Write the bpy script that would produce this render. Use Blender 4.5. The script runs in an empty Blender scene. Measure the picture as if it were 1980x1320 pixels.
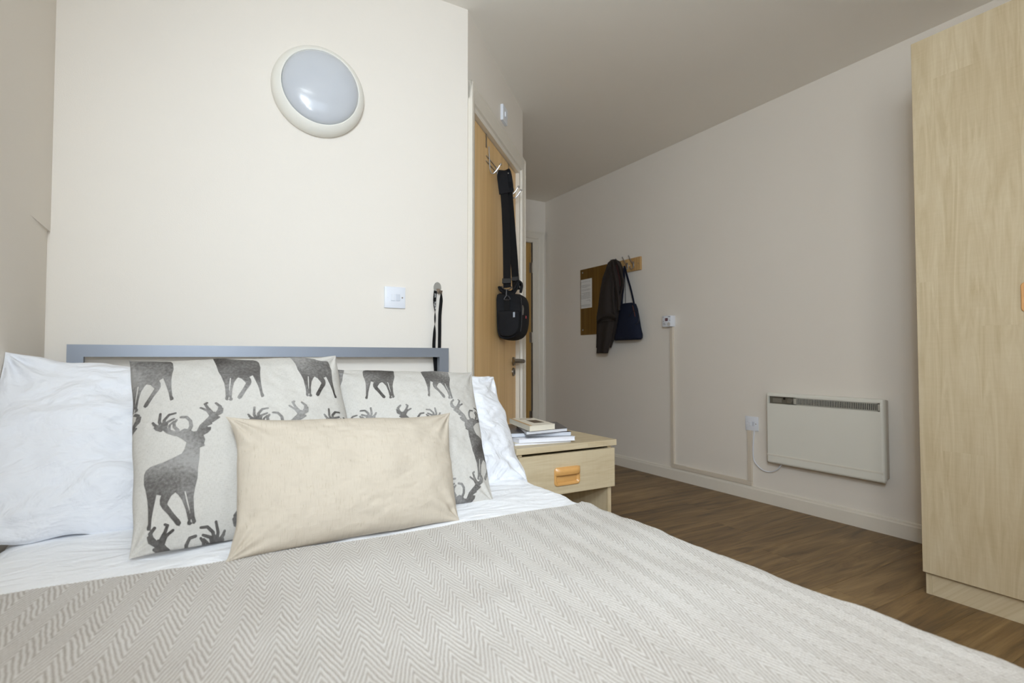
import bpy, bmesh, math, random
import numpy as np
from mathutils import Vector, Matrix, noise
random.seed(7)
C = bpy.context.scene.collection
PI = math.pi

# ------------------------------------------------------------------ camera, light, exposure
FPX, YAW, PITCH, CAMZ = 1037.75, 30.15, 1.74, 0.863
cam_data = bpy.data.cameras.new('camera')
cam_data.sensor_width = 36.0
cam_data.lens = FPX * 36.0 / 1980.0
cam_data.clip_start = 0.01
cam_data.dof.use_dof = True; cam_data.dof.focus_distance = 1.85; cam_data.dof.aperture_fstop = 4.5
cam = bpy.data.objects.new('camera', cam_data)
cam.location = (0, 0, CAMZ)
cam.rotation_euler = (math.radians(90 + PITCH), 0, math.radians(-YAW))
C.objects.link(cam)
bpy.context.scene.camera = cam

world = bpy.data.worlds.new('world')
bpy.context.scene.world = world
world.use_nodes = True
wbg = world.node_tree.nodes['Background']
wbg.inputs[0].default_value = (0.62, 0.74, 0.95, 1)
wbg.inputs[1].default_value = 0.6

def area_light(name, loc, target, sx, sy, power, color):
    l = bpy.data.lights.new(name, 'AREA')
    l.shape = 'RECTANGLE'; l.size = sx; l.size_y = sy
    l.energy = power; l.color = color
    o = bpy.data.objects.new(name, l)
    o.location = loc
    d = Vector(target) - Vector(loc)
    o.rotation_euler = d.to_track_quat('-Z', 'Y').to_euler()
    C.objects.link(o)
    return o
# daylight through the window in the wall behind the camera
DAY = (0.78, 0.888, 1.0)
area_light('window_daylight', (0.50, -1.84, 1.45), (0.65, 2.0, 1.1), 1.60, 1.10, 10.0, DAY)
area_light('added_side_fill', (-0.40, -0.70, 1.45), (2.9, 0.6, 1.1), 1.00, 1.00, 30.0, (0.90, 0.92, 0.90))  # fill lamp added on the left to brighten the right wall
def spot_light(name, loc, tgt, deg, blend, radius, power, color):
    l = bpy.data.lights.new(name, 'SPOT'); l.spot_size = math.radians(deg); l.spot_blend = blend
    l.shadow_soft_size = radius; l.energy = power; l.color = color
    o = bpy.data.objects.new(name, l); o.location = loc
    o.rotation_euler = (Vector(tgt)-Vector(loc)).to_track_quat('-Z', 'Y').to_euler(); C.objects.link(o)
# a soft fill added behind and left of the camera; the photographer's flash bounced off the ceiling, and the on-camera flash
spot_light('added_soft_fill', (-0.22, -0.26, 1.72), (1.35, 2.1, 1.30), 104, 1.0, 0.20, 98.0, (0.77, 0.885, 1.0))  # added fill spot, no such lamp known here
spot_light('ceiling_flash', (0.0, -0.12, 1.20), (-0.20, -0.70, 2.4), 60, 0.8, 0.05, 520.0, (0.84, 0.92, 1.0))
spot_light('camera_flash', (0.0, -0.08, 1.14), (1.30, 1.95, 1.12), 118, 1.0, 0.03, 26.0, (0.80, 0.90, 1.0))

vs = bpy.context.scene.view_settings
vs.view_transform = 'Standard'; vs.look = 'None'; vs.gamma = 1.0; vs.use_curve_mapping = False
vs.exposure = 0.26
bpy.context.scene.cycles.max_bounces = 10
bpy.context.scene.cycles.diffuse_bounces = 8

# ------------------------------------------------------------------ measured picture -> plane helpers
_a, _b = math.radians(YAW), math.radians(PITCH)
CP = Vector((0, 0, CAMZ))
FW = Vector((math.sin(_a)*math.cos(_b), math.cos(_a)*math.cos(_b), math.sin(_b)))
RT = Vector((math.cos(_a), -math.sin(_a), 0)); UPV = RT.cross(FW)
def ray(x, y): return FW + RT*((x-990)/FPX) - UPV*((y-660)/FPX)
def at(x, y, **k):
    d = ray(x, y); n, v = list(k.items())[0]; i = 'XYZ'.index(n)
    return CP + d*((v-CP[i])/d[i])
def pln(x, y, P, Nn):
    d = ray(x, y); P = Vector(P); Nn = Vector(Nn)
    return CP + d*((P-CP).dot(Nn)/d.dot(Nn))
def pj(P):
    d = Vector(P)-CP; q = d.dot(FW)
    return (990+FPX*d.dot(RT)/q, 660-FPX*d.dot(UPV)/q)

# ------------------------------------------------------------------ materials
def srgb(r, g, b):
    f = lambda c: (c/255/12.92) if c/255 <= 0.04045 else ((c/255+0.055)/1.055)**2.4
    return (f(r), f(g), f(b), 1)
class NT:
    def __init__(s, name):
        s.m = bpy.data.materials.new(name); s.m.use_nodes = True
        s.t = s.m.node_tree; s.b = s.t.nodes['Principled BSDF']
    def node(s, typ, **kw):
        n = s.t.nodes.new(typ)
        for k, v in kw.items():
            if isinstance(k, str) and k.startswith('i_'): n.inputs[k[2:].replace('_', ' ')].default_value = v
            else: setattr(n, k, v)
        return n
    def link(s, a, b): s.t.links.new(a, b)
    def inp(s, sock, v):
        if isinstance(v, (int, float, tuple)): sock.default_value = v
        else: s.link(v, sock)
    def math(s, op, a, b=0.0, c=0.0, clamp=False):
        n = s.t.nodes.new('ShaderNodeMath'); n.operation = op; n.use_clamp = clamp
        s.inp(n.inputs[0], a); s.inp(n.inputs[1], b); s.inp(n.inputs[2], c)
        return n.outputs[0]
    def coord(s, which='Object', scale=(1, 1, 1), rot=(0, 0, 0), loc=(0, 0, 0)):
        tc = s.t.nodes.new('ShaderNodeTexCoord'); mp = s.t.nodes.new('ShaderNodeMapping')
        mp.inputs['Scale'].default_value = scale; mp.inputs['Rotation'].default_value = rot; mp.inputs['Location'].default_value = loc
        s.link(tc.outputs[which], mp.inputs['Vector']); return mp.outputs[0]
    def noise(s, vec, scale, detail=3, rough=0.5, dist=0.0):
        n = s.t.nodes.new('ShaderNodeTexNoise'); n.inputs['Scale'].default_value = scale
        n.inputs['Detail'].default_value = detail; n.inputs['Roughness'].default_value = rough
        n.inputs['Distortion'].default_value = dist
        if vec is not None: s.link(vec, n.inputs['Vector'])
        return n.outputs[0]
    def mix(s, fac, a, b):
        n = s.t.nodes.new('ShaderNodeMix'); n.data_type = 'RGBA'
        s.inp(n.inputs[0], fac); s.inp(n.inputs[6], a); s.inp(n.inputs[7], b)
        return n.outputs[2]
    def ramp(s, fac, stops):
        n = s.t.nodes.new('ShaderNodeValToRGB'); e = n.color_ramp.elements
        while len(e) < len(stops): e.new(0.5)
        for i, (p, c) in enumerate(stops): e[i].position = p; e[i].color = c
        s.inp(n.inputs[0], fac); return n.outputs[0]
    def bump(s, h, dist, strength=1.0):
        n = s.t.nodes.new('ShaderNodeBump'); n.inputs['Strength'].default_value = strength
        n.inputs['Distance'].default_value = dist; s.link(h, n.inputs['Height'])
        s.link(n.outputs[0], s.b.inputs['Normal'])
    def set(s, color=None, rough=0.5, metal=0.0, spec=None):
        if color is not None: s.inp(s.b.inputs['Base Color'], color)
        s.inp(s.b.inputs['Roughness'], rough); s.b.inputs['Metallic'].default_value = metal
        if spec is not None: s.b.inputs['Specular IOR Level'].default_value = spec
        return s.m
def plain(name, rgb, rough=0.5, metal=0.0, var=0.04, nscale=30, bump=0.0, spec=None):
    n = NT(name); v = n.coord()
    c = srgb(*rgb); f = n.noise(v, nscale, 3)
    col = n.mix(f, tuple(x*(1-var) for x in c[:3])+(1,), tuple(min(1, x*(1+var)) for x in c[:3])+(1,))
    if bump: n.bump(f, bump)
    return n.set(col, rough, metal, spec)

def paint(name, rgb, rough=0.75):
    n = NT(name); v = n.coord()
    c = srgb(*rgb)
    big = n.noise(v, 1.3, 2)
    col = n.mix(big, tuple(x*0.975 for x in c[:3])+(1,), tuple(min(1, x*1.02) for x in c[:3])+(1,))
    fine = n.noise(v, 260, 3); mid = n.noise(v, 14, 3)
    h = n.math('ADD', n.math('MULTIPLY', fine, 0.5), n.math('MULTIPLY', mid, 1.2))
    n.bump(h, 0.0009, 0.6)
    return n.set(col, rough, spec=0.3)
M_wall = paint('cream_wall_paint', (230, 224, 215))
M_ceil = paint('ceiling_paint', (238, 234, 226))
M_gloss = plain('satin_cream_woodwork', (226, 220, 208), 0.35, var=0.02, bump=0.0002)
M_white_plastic = plain('white_plastic', (226, 230, 238), 0.3, var=0.01)
M_trunk = plain('cream_trunking', (214, 204, 188), 0.45, var=0.02)
M_grey_slot = plain('grey_print', (120, 122, 126), 0.5)
M_dark = plain('dark_void', (22, 20, 18), 0.8)
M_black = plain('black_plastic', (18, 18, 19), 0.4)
M_chrome = plain('chrome', (186, 186, 188), 0.30, 1.0, var=0.02)
M_steel = plain('brushed_steel', (150, 142, 132), 0.32, 1.0, var=0.06, nscale=80)
M_orange = plain('orange_moulded_plastic', (210, 160, 96), 0.33, var=0.05, nscale=60)
M_peach = plain('peach_moulded_plastic', (214, 163, 108), 0.35, var=0.05, nscale=60)
M_bedmetal = plain('silver_grey_powder_coat', (134, 140, 150), 0.38, 0.35, var=0.05, nscale=9)
M_heater = plain('heater_enamel', (226, 225, 216), 0.42, var=0.02, nscale=6)
M_heater_side = plain('heater_casing', (196, 190, 178), 0.5, var=0.02)
M_panel = plain('smoked_control_panel', (96, 92, 82), 0.3, var=0.1, nscale=90)

def oak(name, axis='Z', light=(236, 200, 144), dark=(214, 174, 116)):
    n = NT(name)
    sc = {'Z': (60, 60, 1.2), 'X': (1.2, 60, 60)}[axis]
    v = n.coord('Object', sc); f = n.noise(v, 1.0, 5, 0.6, 0.3)
    v2 = n.coord('Object', tuple(x*0.25 for x in sc)); g = n.noise(v2, 1.0, 3, 0.5)
    k = n.math('ADD', n.math('MULTIPLY', f, 0.6), n.math('MULTIPLY', g, 0.5))
    col = n.ramp(k, [(0.38, srgb(*dark)), (0.68, srgb(*light))])
    n.bump(f, 0.0004, 0.5)
    return n.set(col, 0.42)
M_oak = oak('oak_veneer')
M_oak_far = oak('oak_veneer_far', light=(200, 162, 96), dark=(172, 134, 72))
M_oak_rail = oak('oak_rail', light=(206, 172, 120), dark=(180, 138, 84))

def maple(name, grain='Z', stave=0.118):
    # stave-printed maple foil: along-grain axis 'Z' (doors) or 'X' (drawer fronts and tops)
    n = NT(name)
    tc = n.t.nodes.new('ShaderNodeTexCoord'); sp = n.t.nodes.new('ShaderNodeSeparateXYZ')
    n.link(tc.outputs['Object'], sp.inputs[0])
    if grain == 'Z': across, along = n.math('ADD', sp.outputs[1], sp.outputs[0]), sp.outputs[2]
    else: across, along = n.math('ADD', sp.outputs[2], sp.outputs[1]), sp.outputs[0]
    col_i = n.math('FLOOR', n.math('DIVIDE', n.math('ADD', across, 0.013), stave))
    wn = n.node('ShaderNodeTexWhiteNoise', noise_dimensions='1D'); n.link(col_i, wn.inputs['W'])
    row = n.math('FLOOR', n.math('ADD', n.math('DIVIDE', along, 1.35), n.math('MULTIPLY', wn.outputs[0], 3.7)))
    wn2 = n.node('ShaderNodeTexWhiteNoise', noise_dimensions='2D')
    cv = n.node('ShaderNodeCombineXYZ'); n.link(col_i, cv.inputs[0]); n.link(row, cv.inputs[1])
    n.link(cv.outputs[0], wn2.inputs['Vector'])
    # grain vector
    gv = n.node('ShaderNodeCombineXYZ')
    n.link(n.math('ADD', n.math('MULTIPLY', across, 26), n.math('MULTIPLY', wn2.outputs[0], 40)), gv.inputs[0])
    n.link(n.math('MULTIPLY', along, 2.2), gv.inputs[1])
    g1 = n.noise(gv.outputs[0], 1.0, 3, 0.55, 2.2)
    gv2 = n.node('ShaderNodeCombineXYZ')
    n.link(n.math('ADD', n.math('MULTIPLY', across, 150), n.math('MULTIPLY', wn2.outputs[0], 90)), gv2.inputs[0])
    n.link(n.math('MULTIPLY', along, 6), gv2.inputs[1])
    g2 = n.noise(gv2.outputs[0], 1.0, 3, 0.6)
    gv3 = n.node('ShaderNodeCombineXYZ')   # ripple figure across the grain
    n.link(n.math('MULTIPLY', across, 14), gv3.inputs[0]); n.link(n.math('MULTIPLY', along, 110), gv3.inputs[1])
    g3 = n.noise(gv3.outputs[0], 1.0, 2, 0.5)
    k = n.math('ADD', n.math('ADD', n.math('MULTIPLY', g1, 0.75), n.math('MULTIPLY', g2, 0.22)),
               n.math('ADD', n.math('MULTIPLY', g3, 0.12), n.math('MULTIPLY', wn2.outputs[0], 0.13)))
    col = n.ramp(k, [(0.36, srgb(182, 164, 130)), (0.62, srgb(197, 181, 150)), (0.90, srgb(210, 197, 168))])
    n.bump(g2, 0.0002, 0.4)
    return n.set(col, 0.45)
M_maple = maple('maple_foil')
M_maple_h = maple('maple_foil_horizontal', 'X')
M_maple_edge = plain('maple_edging', (214, 198, 158), 0.45, var=0.03, nscale=40)

def floor_mat():
    n = NT('oak_vinyl_plank')
    oi = n.node('ShaderNodeObjectInfo')
    tc = n.t.nodes.new('ShaderNodeTexCoord'); ad = n.node('ShaderNodeVectorMath', operation='ADD')
    mu = n.node('ShaderNodeVectorMath', operation='SCALE'); cm = n.node('ShaderNodeCombineXYZ')
    for i in range(3): n.link(oi.outputs['Random'], cm.inputs[i])
    n.link(cm.outputs[0], mu.inputs[0]); mu.inputs['Scale'].default_value = 37.0
    n.link(tc.outputs['Object'], ad.inputs[0]); n.link(mu.outputs[0], ad.inputs[1])
    mp = n.node('ShaderNodeMapping'); mp.inputs['Scale'].default_value = (1.6, 14, 14); n.link(ad.outputs[0], mp.inputs[0])
    f = n.noise(mp.outputs[0], 1.0, 5, 0.62, 1.4)
    mp2 = n.node('ShaderNodeMapping'); mp2.inputs['Scale'].default_value = (5, 120, 120); n.link(ad.outputs[0], mp2.inputs[0])
    g = n.noise(mp2.outputs[0], 1.0, 4, 0.6)
    k = n.math('ADD', n.math('ADD', n.math('MULTIPLY', f, 0.85), n.math('MULTIPLY', g, 0.28)), n.math('MULTIPLY', oi.outputs['Random'], 0.16))
    col = n.ramp(k, [(0.44, srgb(86, 65, 40)), (0.62, srgb(124, 98, 62)), (0.84, srgb(158, 130, 88))])
    n.bump(g, 0.0004, 0.5)
    return n.set(col, n.math('ADD', n.math('MULTIPLY', g, 0.12), 0.38))
M_floor = floor_mat()

def sheet_mat(name, rgb=(240, 242, 246), bscale=1.0):
    n = NT(name); v = n.coord()
    a = n.noise(v, 9, 4, 0.55, 1.2); b = n.noise(n.coord('Object', (1, 2.3, 1.6), (0.3, 0.2, 0.7)), 6, 3, 0.5, 2.2)
    weave = n.noise(v, 900, 1)
    h = n.math('ADD', n.math('ADD', n.math('MULTIPLY', a, 0.45*bscale), n.math('MULTIPLY', b, 0.8*bscale)), n.math('MULTIPLY', weave, 0.02))
    n.bump(h, 0.014, 0.75)
    n.b.inputs['Sheen Weight'].default_value = 0.15
    c = srgb(*rgb)
    return n.set(c, 0.85, spec=0.15)
M_sheet = sheet_mat('white_cotton')
M_pillowcase = sheet_mat('white_pillowcase', (224, 226, 231), 1.3)

def linen(name, hi, lo, vertical=True):
    n = NT(name)
    fine = n.noise(n.coord('UV', (900, 60, 1)), 1.0, 3, 0.6)
    fine2 = n.noise(n.coord('UV', (60, 900, 1)), 1.0, 3, 0.6)
    slub = n.noise(n.coord('UV', (420, 22, 1)), 1.0, 3, 0.7)
    k = n.math('ADD', n.math('MULTIPLY', fine, 0.5), n.math('MULTIPLY', slub, 0.5))
    col = n.ramp(k, [(0.30, srgb(*lo)), (0.46, srgb(*hi)), (1.0, srgb(*[min(255, x+6) for x in hi]))])
    spk = n.noise(n.coord('UV', (300, 60, 1), loc=(5, 3, 0)), 1.0, 1)
    col = n.mix(n.math('MULTIPLY', n.math('GREATER_THAN', spk, 0.735), 0.4), col, srgb(150, 138, 118))
    n.bump(n.math('ADD', fine, fine2), 0.0006, 0.7)
    return n.set(col, 0.9, spec=0.1)
M_linen = linen('natural_cream_linen', (188, 178, 163), (166, 154, 137))

def deer_mat():
    n = NT('linen_with_velvet_stag_print')
    at_ = n.node('ShaderNodeAttribute', attribute_name='pile')
    fine = n.noise(n.coord('UV', (900, 130, 1)), 1.0, 2, 0.6); fine2 = n.noise(n.coord('UV', (130, 900, 1)), 1.0, 2, 0.6)
    w = n.math('MULTIPLY', n.math('ADD', fine, fine2), 0.5)
    base = n.ramp(w, [(0.3, srgb(172, 168, 161)), (0.52, srgb(191, 188, 182)), (1, srgb(199, 196, 191))])
    big = n.noise(n.coord('UV', (5.5, 7, 1), loc=(1.7, 0.35, 0)), 1.0, 2, 0.5, 0.3)
    tex = n.noise(n.coord('UV', (160, 160, 1)), 1.0, 2, 0.6)
    sh = n.math('ADD', n.math('MULTIPLY', big, 0.88), n.math('MULTIPLY', tex, 0.26))
    velvet = n.ramp(sh, [(0.38, srgb(60, 56, 53)), (0.54, srgb(100, 97, 94)), (0.72, srgb(150, 148, 145))])
    rough_edge = n.math('ADD', at_.outputs['Fac'], n.math('MULTIPLY', n.math('SUBTRACT', tex, 0.5), 0.5))
    mask = n.node('ShaderNodeMapRange'); mask.inputs[1].default_value = 0.36; mask.inputs[2].default_value = 0.62; mask.clamp = True
    n.link(rough_edge, mask.inputs[0])
    col = n.mix(mask.outputs[0], base, velvet)
    n.bump(n.math('ADD', n.math('MULTIPLY', w, 0.6), n.math('MULTIPLY', n.math('MULTIPLY', mask.outputs[0], tex), 1.0)), 0.0008, 0.6)
    return n.set(col, 0.9, spec=0.1)
M_deer = deer_mat()

def throw_mat():
    n = NT('herringbone_weave')
    tc = n.t.nodes.new('ShaderNodeTexCoord'); sp = n.t.nodes.new('ShaderNodeSeparateXYZ')
    n.link(tc.outputs['UV'], sp.inputs[0]); U, V = sp.outputs[0], sp.outputs[1]
    ra = n.node('ShaderNodeAttribute', attribute_name='rib'); rib = ra.outputs['Fac']
    ub = n.math('ADD', n.math('MULTIPLY', n.math('SINE', n.math('MULTIPLY', n.math('DIVIDE', V, 0.0040), 2*PI)), 0.5), 0.5)
    uc = n.math('ADD', n.math('MULTIPLY', n.math('SINE', n.math('MULTIPLY', n.math('DIVIDE', U, 0.0030), 2*PI)), 0.5), 0.5)
    yarn = n.noise(n.coord('UV', (330, 330, 1)), 1.0, 2, 0.6)
    height = n.math('ADD', n.math('MULTIPLY', ub, 0.22), n.math('ADD', n.math('MULTIPLY', uc, 0.22), n.math('MULTIPLY', yarn, 0.4)))
    k = n.math('ADD', n.math('MULTIPLY', rib, 0.62), n.math('ADD', n.math('MULTIPLY', n.math('MULTIPLY', uc, ub), 0.14), n.math('MULTIPLY', yarn, 0.42)))
    blot = n.noise(n.coord('UV', (6, 6, 1)), 1.0, 3)
    k = n.math('ADD', k, n.math('MULTIPLY', n.math('SUBTRACT', blot, 0.5), 0.25))
    col = n.ramp(k, [(0.10, srgb(146, 137, 128)), (0.50, srgb(186, 181, 175)), (0.95, srgb(215, 213, 210))])
    nep = n.noise(n.coord('UV', (120, 120, 1), loc=(3, 8, 0)), 1.0, 1)
    col = n.mix(n.math('MULTIPLY', n.math('GREATER_THAN', nep, 0.80), 0.55), col, srgb(120, 108, 96))
    n.bump(height, 0.0012, 0.7)
    return n.set(col, 0.92, spec=0.08)
M_throw = throw_mat()

def cloth_dark(name, rgb, sc=400):
    n = NT(name); v = n.coord(); f = n.noise(v, sc, 2); g = n.noise(v, 12, 3, 0.5, 0.8)
    c = srgb(*rgb)
    col = n.mix(f, tuple(x*0.7 for x in c[:3])+(1,), tuple(x*1.3 for x in c[:3])+(1,))
    n.bump(n.math('ADD', n.math('MULTIPLY', f, 0.1), g), 0.006, 0.5)
    return n.set(col, 0.8, spec=0.25)
M_bagcloth = cloth_dark('black_nylon', (24, 25, 29))
M_web = cloth_dark('black_webbing', (18, 18, 20), 900)
M_coat = cloth_dark('charcoal_wool', (50, 44, 41), 250)
M_coatlining = cloth_dark('burgundy_lining', (70, 34, 36), 250)
M_navy = cloth_dark('navy_leather', (22, 28, 46), 100)

# ------------------------------------------------------------------ mesh helpers
def box(bm, lo, hi, bev=0.0, seg=2):
    lo = Vector(lo); hi = Vector(hi)
    r = bmesh.ops.create_cube(bm, size=1.0)
    for v in r['verts']: v.co = Vector([(lo[i]+hi[i])/2 + v.co[i]*(hi[i]-lo[i]) for i in range(3)])
    if bev > 0:
        es = list({e for v in r['verts'] for e in v.link_edges})
        bmesh.ops.bevel(bm, geom=es, offset=bev, segments=seg, profile=0.5, affect='EDGES')
def prism(bm, poly, axis, a, b):
    """poly: list of 2D points in the two axes other than `axis`, extruded from a to b."""
    def mk(p, t):
        l = list(p); l.insert('XYZ'.index(axis), t); return bm.verts.new(l)
    A = [mk(p, a) for p in poly]; B = [mk(p, b) for p in poly]; n = len(poly)
    fs = [bm.faces.new(A[::-1]), bm.faces.new(B)]
    for i in range(n): fs.append(bm.faces.new([A[i], A[(i+1) % n], B[(i+1) % n], B[i]]))
    bmesh.ops.recalc_face_normals(bm, faces=fs)
    return fs
def tube(bm, pts, r, seg=10, caps=True):
    pts = [Vector(p) for p in pts]; rings = []
    rr = r if isinstance(r, (list, tuple)) else [r]*len(pts)
    up = None
    for i, p in enumerate(pts):
        d = (pts[min(i+1, len(pts)-1)] - pts[max(i-1, 0)]).normalized()
        if up is None: up = d.orthogonal().normalized()
        up = (up - d*up.dot(d)).normalized(); sd = d.cross(up)
        rings.append([bm.verts.new(p + (up*math.cos(2*PI*k/seg) + sd*math.sin(2*PI*k/seg))*rr[i]) for k in range(seg)])
    fs = []
    for a, b in zip(rings, rings[1:]):
        for k in range(seg): fs.append(bm.faces.new([a[k], a[(k+1) % seg], b[(k+1) % seg], b[k]]))
    if caps: fs.append(bm.faces.new(rings[0][::-1])); fs.append(bm.faces.new(rings[-1]))
    bmesh.ops.recalc_face_normals(bm, faces=fs)
def smooth_path(pts, n=8):
    pts = [Vector(p) for p in pts]; out = []
    P = [pts[0]]+pts+[pts[-1]]
    for i in range(1, len(P)-2):
        for k in range(n):
            t = k/n; a, b, c, d = P[i-1], P[i], P[i+1], P[i+2]
            out.append(0.5*((2*b)+(c-a)*t+(2*a-5*b+4*c-d)*t*t+(3*b-a-3*c+d)*t**3))
    out.append(pts[-1]); return out
def ribbon(bm, pts, wd, w, th):
    """flat strap: wd = width direction per point (or one), w = width per point or one"""
    pts = [Vector(p) for p in pts]; n = len(pts)
    W = [Vector(x) for x in wd] if isinstance(wd, list) else [Vector(wd)]*n
    ws = w if isinstance(w, list) else [w]*n
    rings = []
    for i, p in enumerate(pts):
        d = (pts[min(i+1, n-1)]-pts[max(i-1, 0)]).normalized()
        s = (W[i]-d*W[i].dot(d)).normalized(); q = d.cross(s)
        rings.append([bm.verts.new(p+s*a*ws[i]/2+q*b*th/2) for a, b in ((-1, -1), (1, -1), (1, 1), (-1, 1))])
    fs = []
    for a, b in zip(rings, rings[1:]):
        for k in range(4): fs.append(bm.faces.new([a[k], a[(k+1) % 4], b[(k+1) % 4], b[k]]))
    fs += [bm.faces.new(rings[0][::-1]), bm.faces.new(rings[-1])]
    bmesh.ops.recalc_face_normals(bm, faces=fs)
def lathe(bm, prof, axis_o, axis_d, seg=96, closed_end=True):
    """prof: (radius, distance along axis)"""
    o = Vector(axis_o); d = Vector(axis_d).normalized(); u = d.orthogonal().normalized(); w = d.cross(u)
    rings = []
    for r, t in prof:
        if r < 1e-6: rings.append([bm.verts.new(o+d*t)])
        else: rings.append([bm.verts.new(o+d*t+(u*math.cos(2*PI*k/seg)+w*math.sin(2*PI*k/seg))*r) for k in range(seg)])
    fs = []
    for a, b in zip(rings, rings[1:]):
        for k in range(seg):
            if len(a) == 1 and len(b) == 1: continue
            if len(a) == 1: fs.append(bm.faces.new([a[0], b[(k+1) % seg], b[k]]))
            elif len(b) == 1: fs.append(bm.faces.new([a[k], a[(k+1) % seg], b[0]]))
            else: fs.append(bm.faces.new([a[k], a[(k+1) % seg], b[(k+1) % seg], b[k]]))
    bmesh.ops.recalc_face_normals(bm, faces=fs)
def obj(name, bm, mat, parent=None, world=False, smooth=False, kind=None, label=None):
    me = bpy.data.meshes.new(name)
    if world and parent is not None: bm.transform(parent.matrix_basis.inverted() if parent.parent is None else (parent.parent.matrix_basis @ parent.matrix_basis).inverted())
    o = bpy.data.objects.new(name, me)
    if parent is None and not world and len(bm.verts):
        xs = [v.co for v in bm.verts]
        c = Vector(((min(v.x for v in xs)+max(v.x for v in xs))/2, (min(v.y for v in xs)+max(v.y for v in xs))/2, min(v.z for v in xs)))
        bm.transform(Matrix.Translation(-c)); o.location = c
    bm.to_mesh(me); bm.free(); me.materials.append(mat)
    if smooth:
        for p in me.polygons: p.use_smooth = True
        if smooth != 'all': 
            try: me.set_sharp_from_angle(angle=math.radians(40))
            except Exception: pass
    C.objects.link(o)
    if parent is not None: o.parent = parent
    if kind: o['kind'] = kind
    if label: o['label'] = label
    return o
def thing(name, label, cat, loc=(0, 0, 0), rotz=0.0, group=None):
    o = bpy.data.objects.new(name, None); o.empty_display_size = 0.05
    o.location = loc; o.rotation_euler = (0, 0, rotz)
    o.matrix_basis = Matrix.Translation(Vector(loc)) @ Matrix.Rotation(rotz, 4, 'Z')
    C.objects.link(o); o['label'] = label; o['category'] = cat
    if group: o['group'] = group
    return o
def tag(o, label, cat, group=None):
    o['label'] = label; o['category'] = cat
    if group: o['group'] = group
    return o
def struct(name, bm, m, smooth=False): return obj(name, bm, m, kind='structure', smooth=smooth)
def B(): return bmesh.new()
def bx(lo, hi, bev=0.0, seg=2):
    bm = B(); box(bm, lo, hi, bev, seg); return bm
def cut(o, cutter_bm):
    me = bpy.data.meshes.new('c'); cutter_bm.to_mesh(me); cutter_bm.free()
    c = bpy.data.objects.new('c', me); C.objects.link(c)
    c.matrix_basis = o.matrix_basis if o.parent is None else o.parent.matrix_basis @ o.matrix_basis
    md = o.modifiers.new('b', 'BOOLEAN'); md.object = c; md.operation = 'DIFFERENCE'; md.solver = 'EXACT'
    bpy.context.view_layer.update()
    dg = bpy.context.evaluated_depsgraph_get()
    nm = bpy.data.meshes.new_from_object(o.evaluated_get(dg)); o.modifiers.clear()
    old = o.data; o.data = nm; nm.name = old.name; bpy.data.meshes.remove(old)
    bpy.data.objects.remove(c); bpy.data.meshes.remove(me)
def text_bm(s, size, depth=0.0002):
    cu = bpy.data.curves.new('t', 'FONT'); cu.body = s; cu.size = size; cu.extrude = depth; cu.align_x = 'CENTER'; cu.align_y = 'CENTER'
    cu.resolution_u = 2
    o = bpy.data.objects.new('t', cu); C.objects.link(o); bpy.context.view_layer.update()
    me = bpy.data.meshes.new_from_object(o.evaluated_get(bpy.context.evaluated_depsgraph_get()))
    bm = B(); bm.from_mesh(me); bpy.data.objects.remove(o); bpy.data.curves.remove(cu); bpy.data.meshes.remove(me)
    return bm

# ------------------------------------------------------------------ the room
XL, XR, YB, YF, YFR, H = -0.40, 2.93, 2.11, 4.39, -1.95, 2.40
DX, DY, DL = 1.0, 2.11, 1.021            # start of the diagonal wall and its length
EX, EY = DX+DL*0.70711, DY+DL*0.70711    # its far end
T = 0.1
# floor slab and planks
fl_o = struct('floor', bx((XL-T, YFR-T, -0.10), (XR+T, YF+T, -0.010)), M_dark)
PW, PL = 0.184, 1.22
row = 0; y = YFR
plank_cache = {}
while y < YF:
    y1 = min(y+PW, YF)
    x = XL - ((row*0.437) % 1.0)*PL
    while x < XR:
        a, b = max(x, XL), min(x+PL, XR)
        if b-a > 0.01:
            key = (round(b-a, 3), round(y1-y, 3))
            if key not in plank_cache:
                bm = bx((0, 0, -0.010), (b-a-0.0006, y1-y-0.0006, 0.0), 0.0006, 1)
                o = obj('plank', bm, M_floor, fl_o, world=False); plank_cache[key] = o
            else:
                o = plank_cache[key].copy(); C.objects.link(o)
            o.location = Vector((a+0.0003, y+0.0003, 0)) - fl_o.location
        x += PL
    y = y1; row += 1
struct('ceiling', bx((XL-T, YFR-T, H), (XR+T, YF+T, H+0.1)), M_ceil)
# left wall: a shallow plaster step, the lower panel set back
ZST = at(98, 448, Y=YB).z
bm = B(); box(bm, (XL-T, YFR, ZST), (XL, YB+T, H)); prism(bm, [(XL-T, YFR), (XL, -0.60), (XL, 1.88), (XL-0.007, YB), (XL-0.007, YB+T), (XL-T, YB+T)], 'Z', 0, ZST)
box(bm, (XL-T, YFR, 0), (XL, -0.18, 0.90)); box(bm, (XL-T, YFR, 2.02), (XL, -0.18, H)); box(bm, (XL-T, YFR, 0.90), (XL, -1.25, 2.02))
struct('wall_left', bm, M_wall)
struct('wall_back', bx((XL-T, YB, 0), (DX, YB+T, H)), M_wall)
struct('wall_right', bx((XR, YFR-T, 0), (XR+T, YF+T, H)), M_wall)
# diagonal wall with a doorway, in its own frame: x along the wall, y into it
DM = Matrix.Translation((DX, DY, 0)) @ Matrix.Rotation(PI/4, 4, 'Z')
LS0, LS1, LH = 0.090, 0.928, 1.981      # door leaf extents along the wall, leaf height
OP0, OP1, OH = LS0-0.018, LS1+0.018, LH+0.018
bm = B(); box(bm, (0, 0, 0), (OP0, T, H)); box(bm, (OP1, 0, 0), (DL, T, H)); box(bm, (OP0, 0, OH), (OP1, T, H))
bm.transform(DM); struct('wall_diagonal', bm, M_wall)
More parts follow.
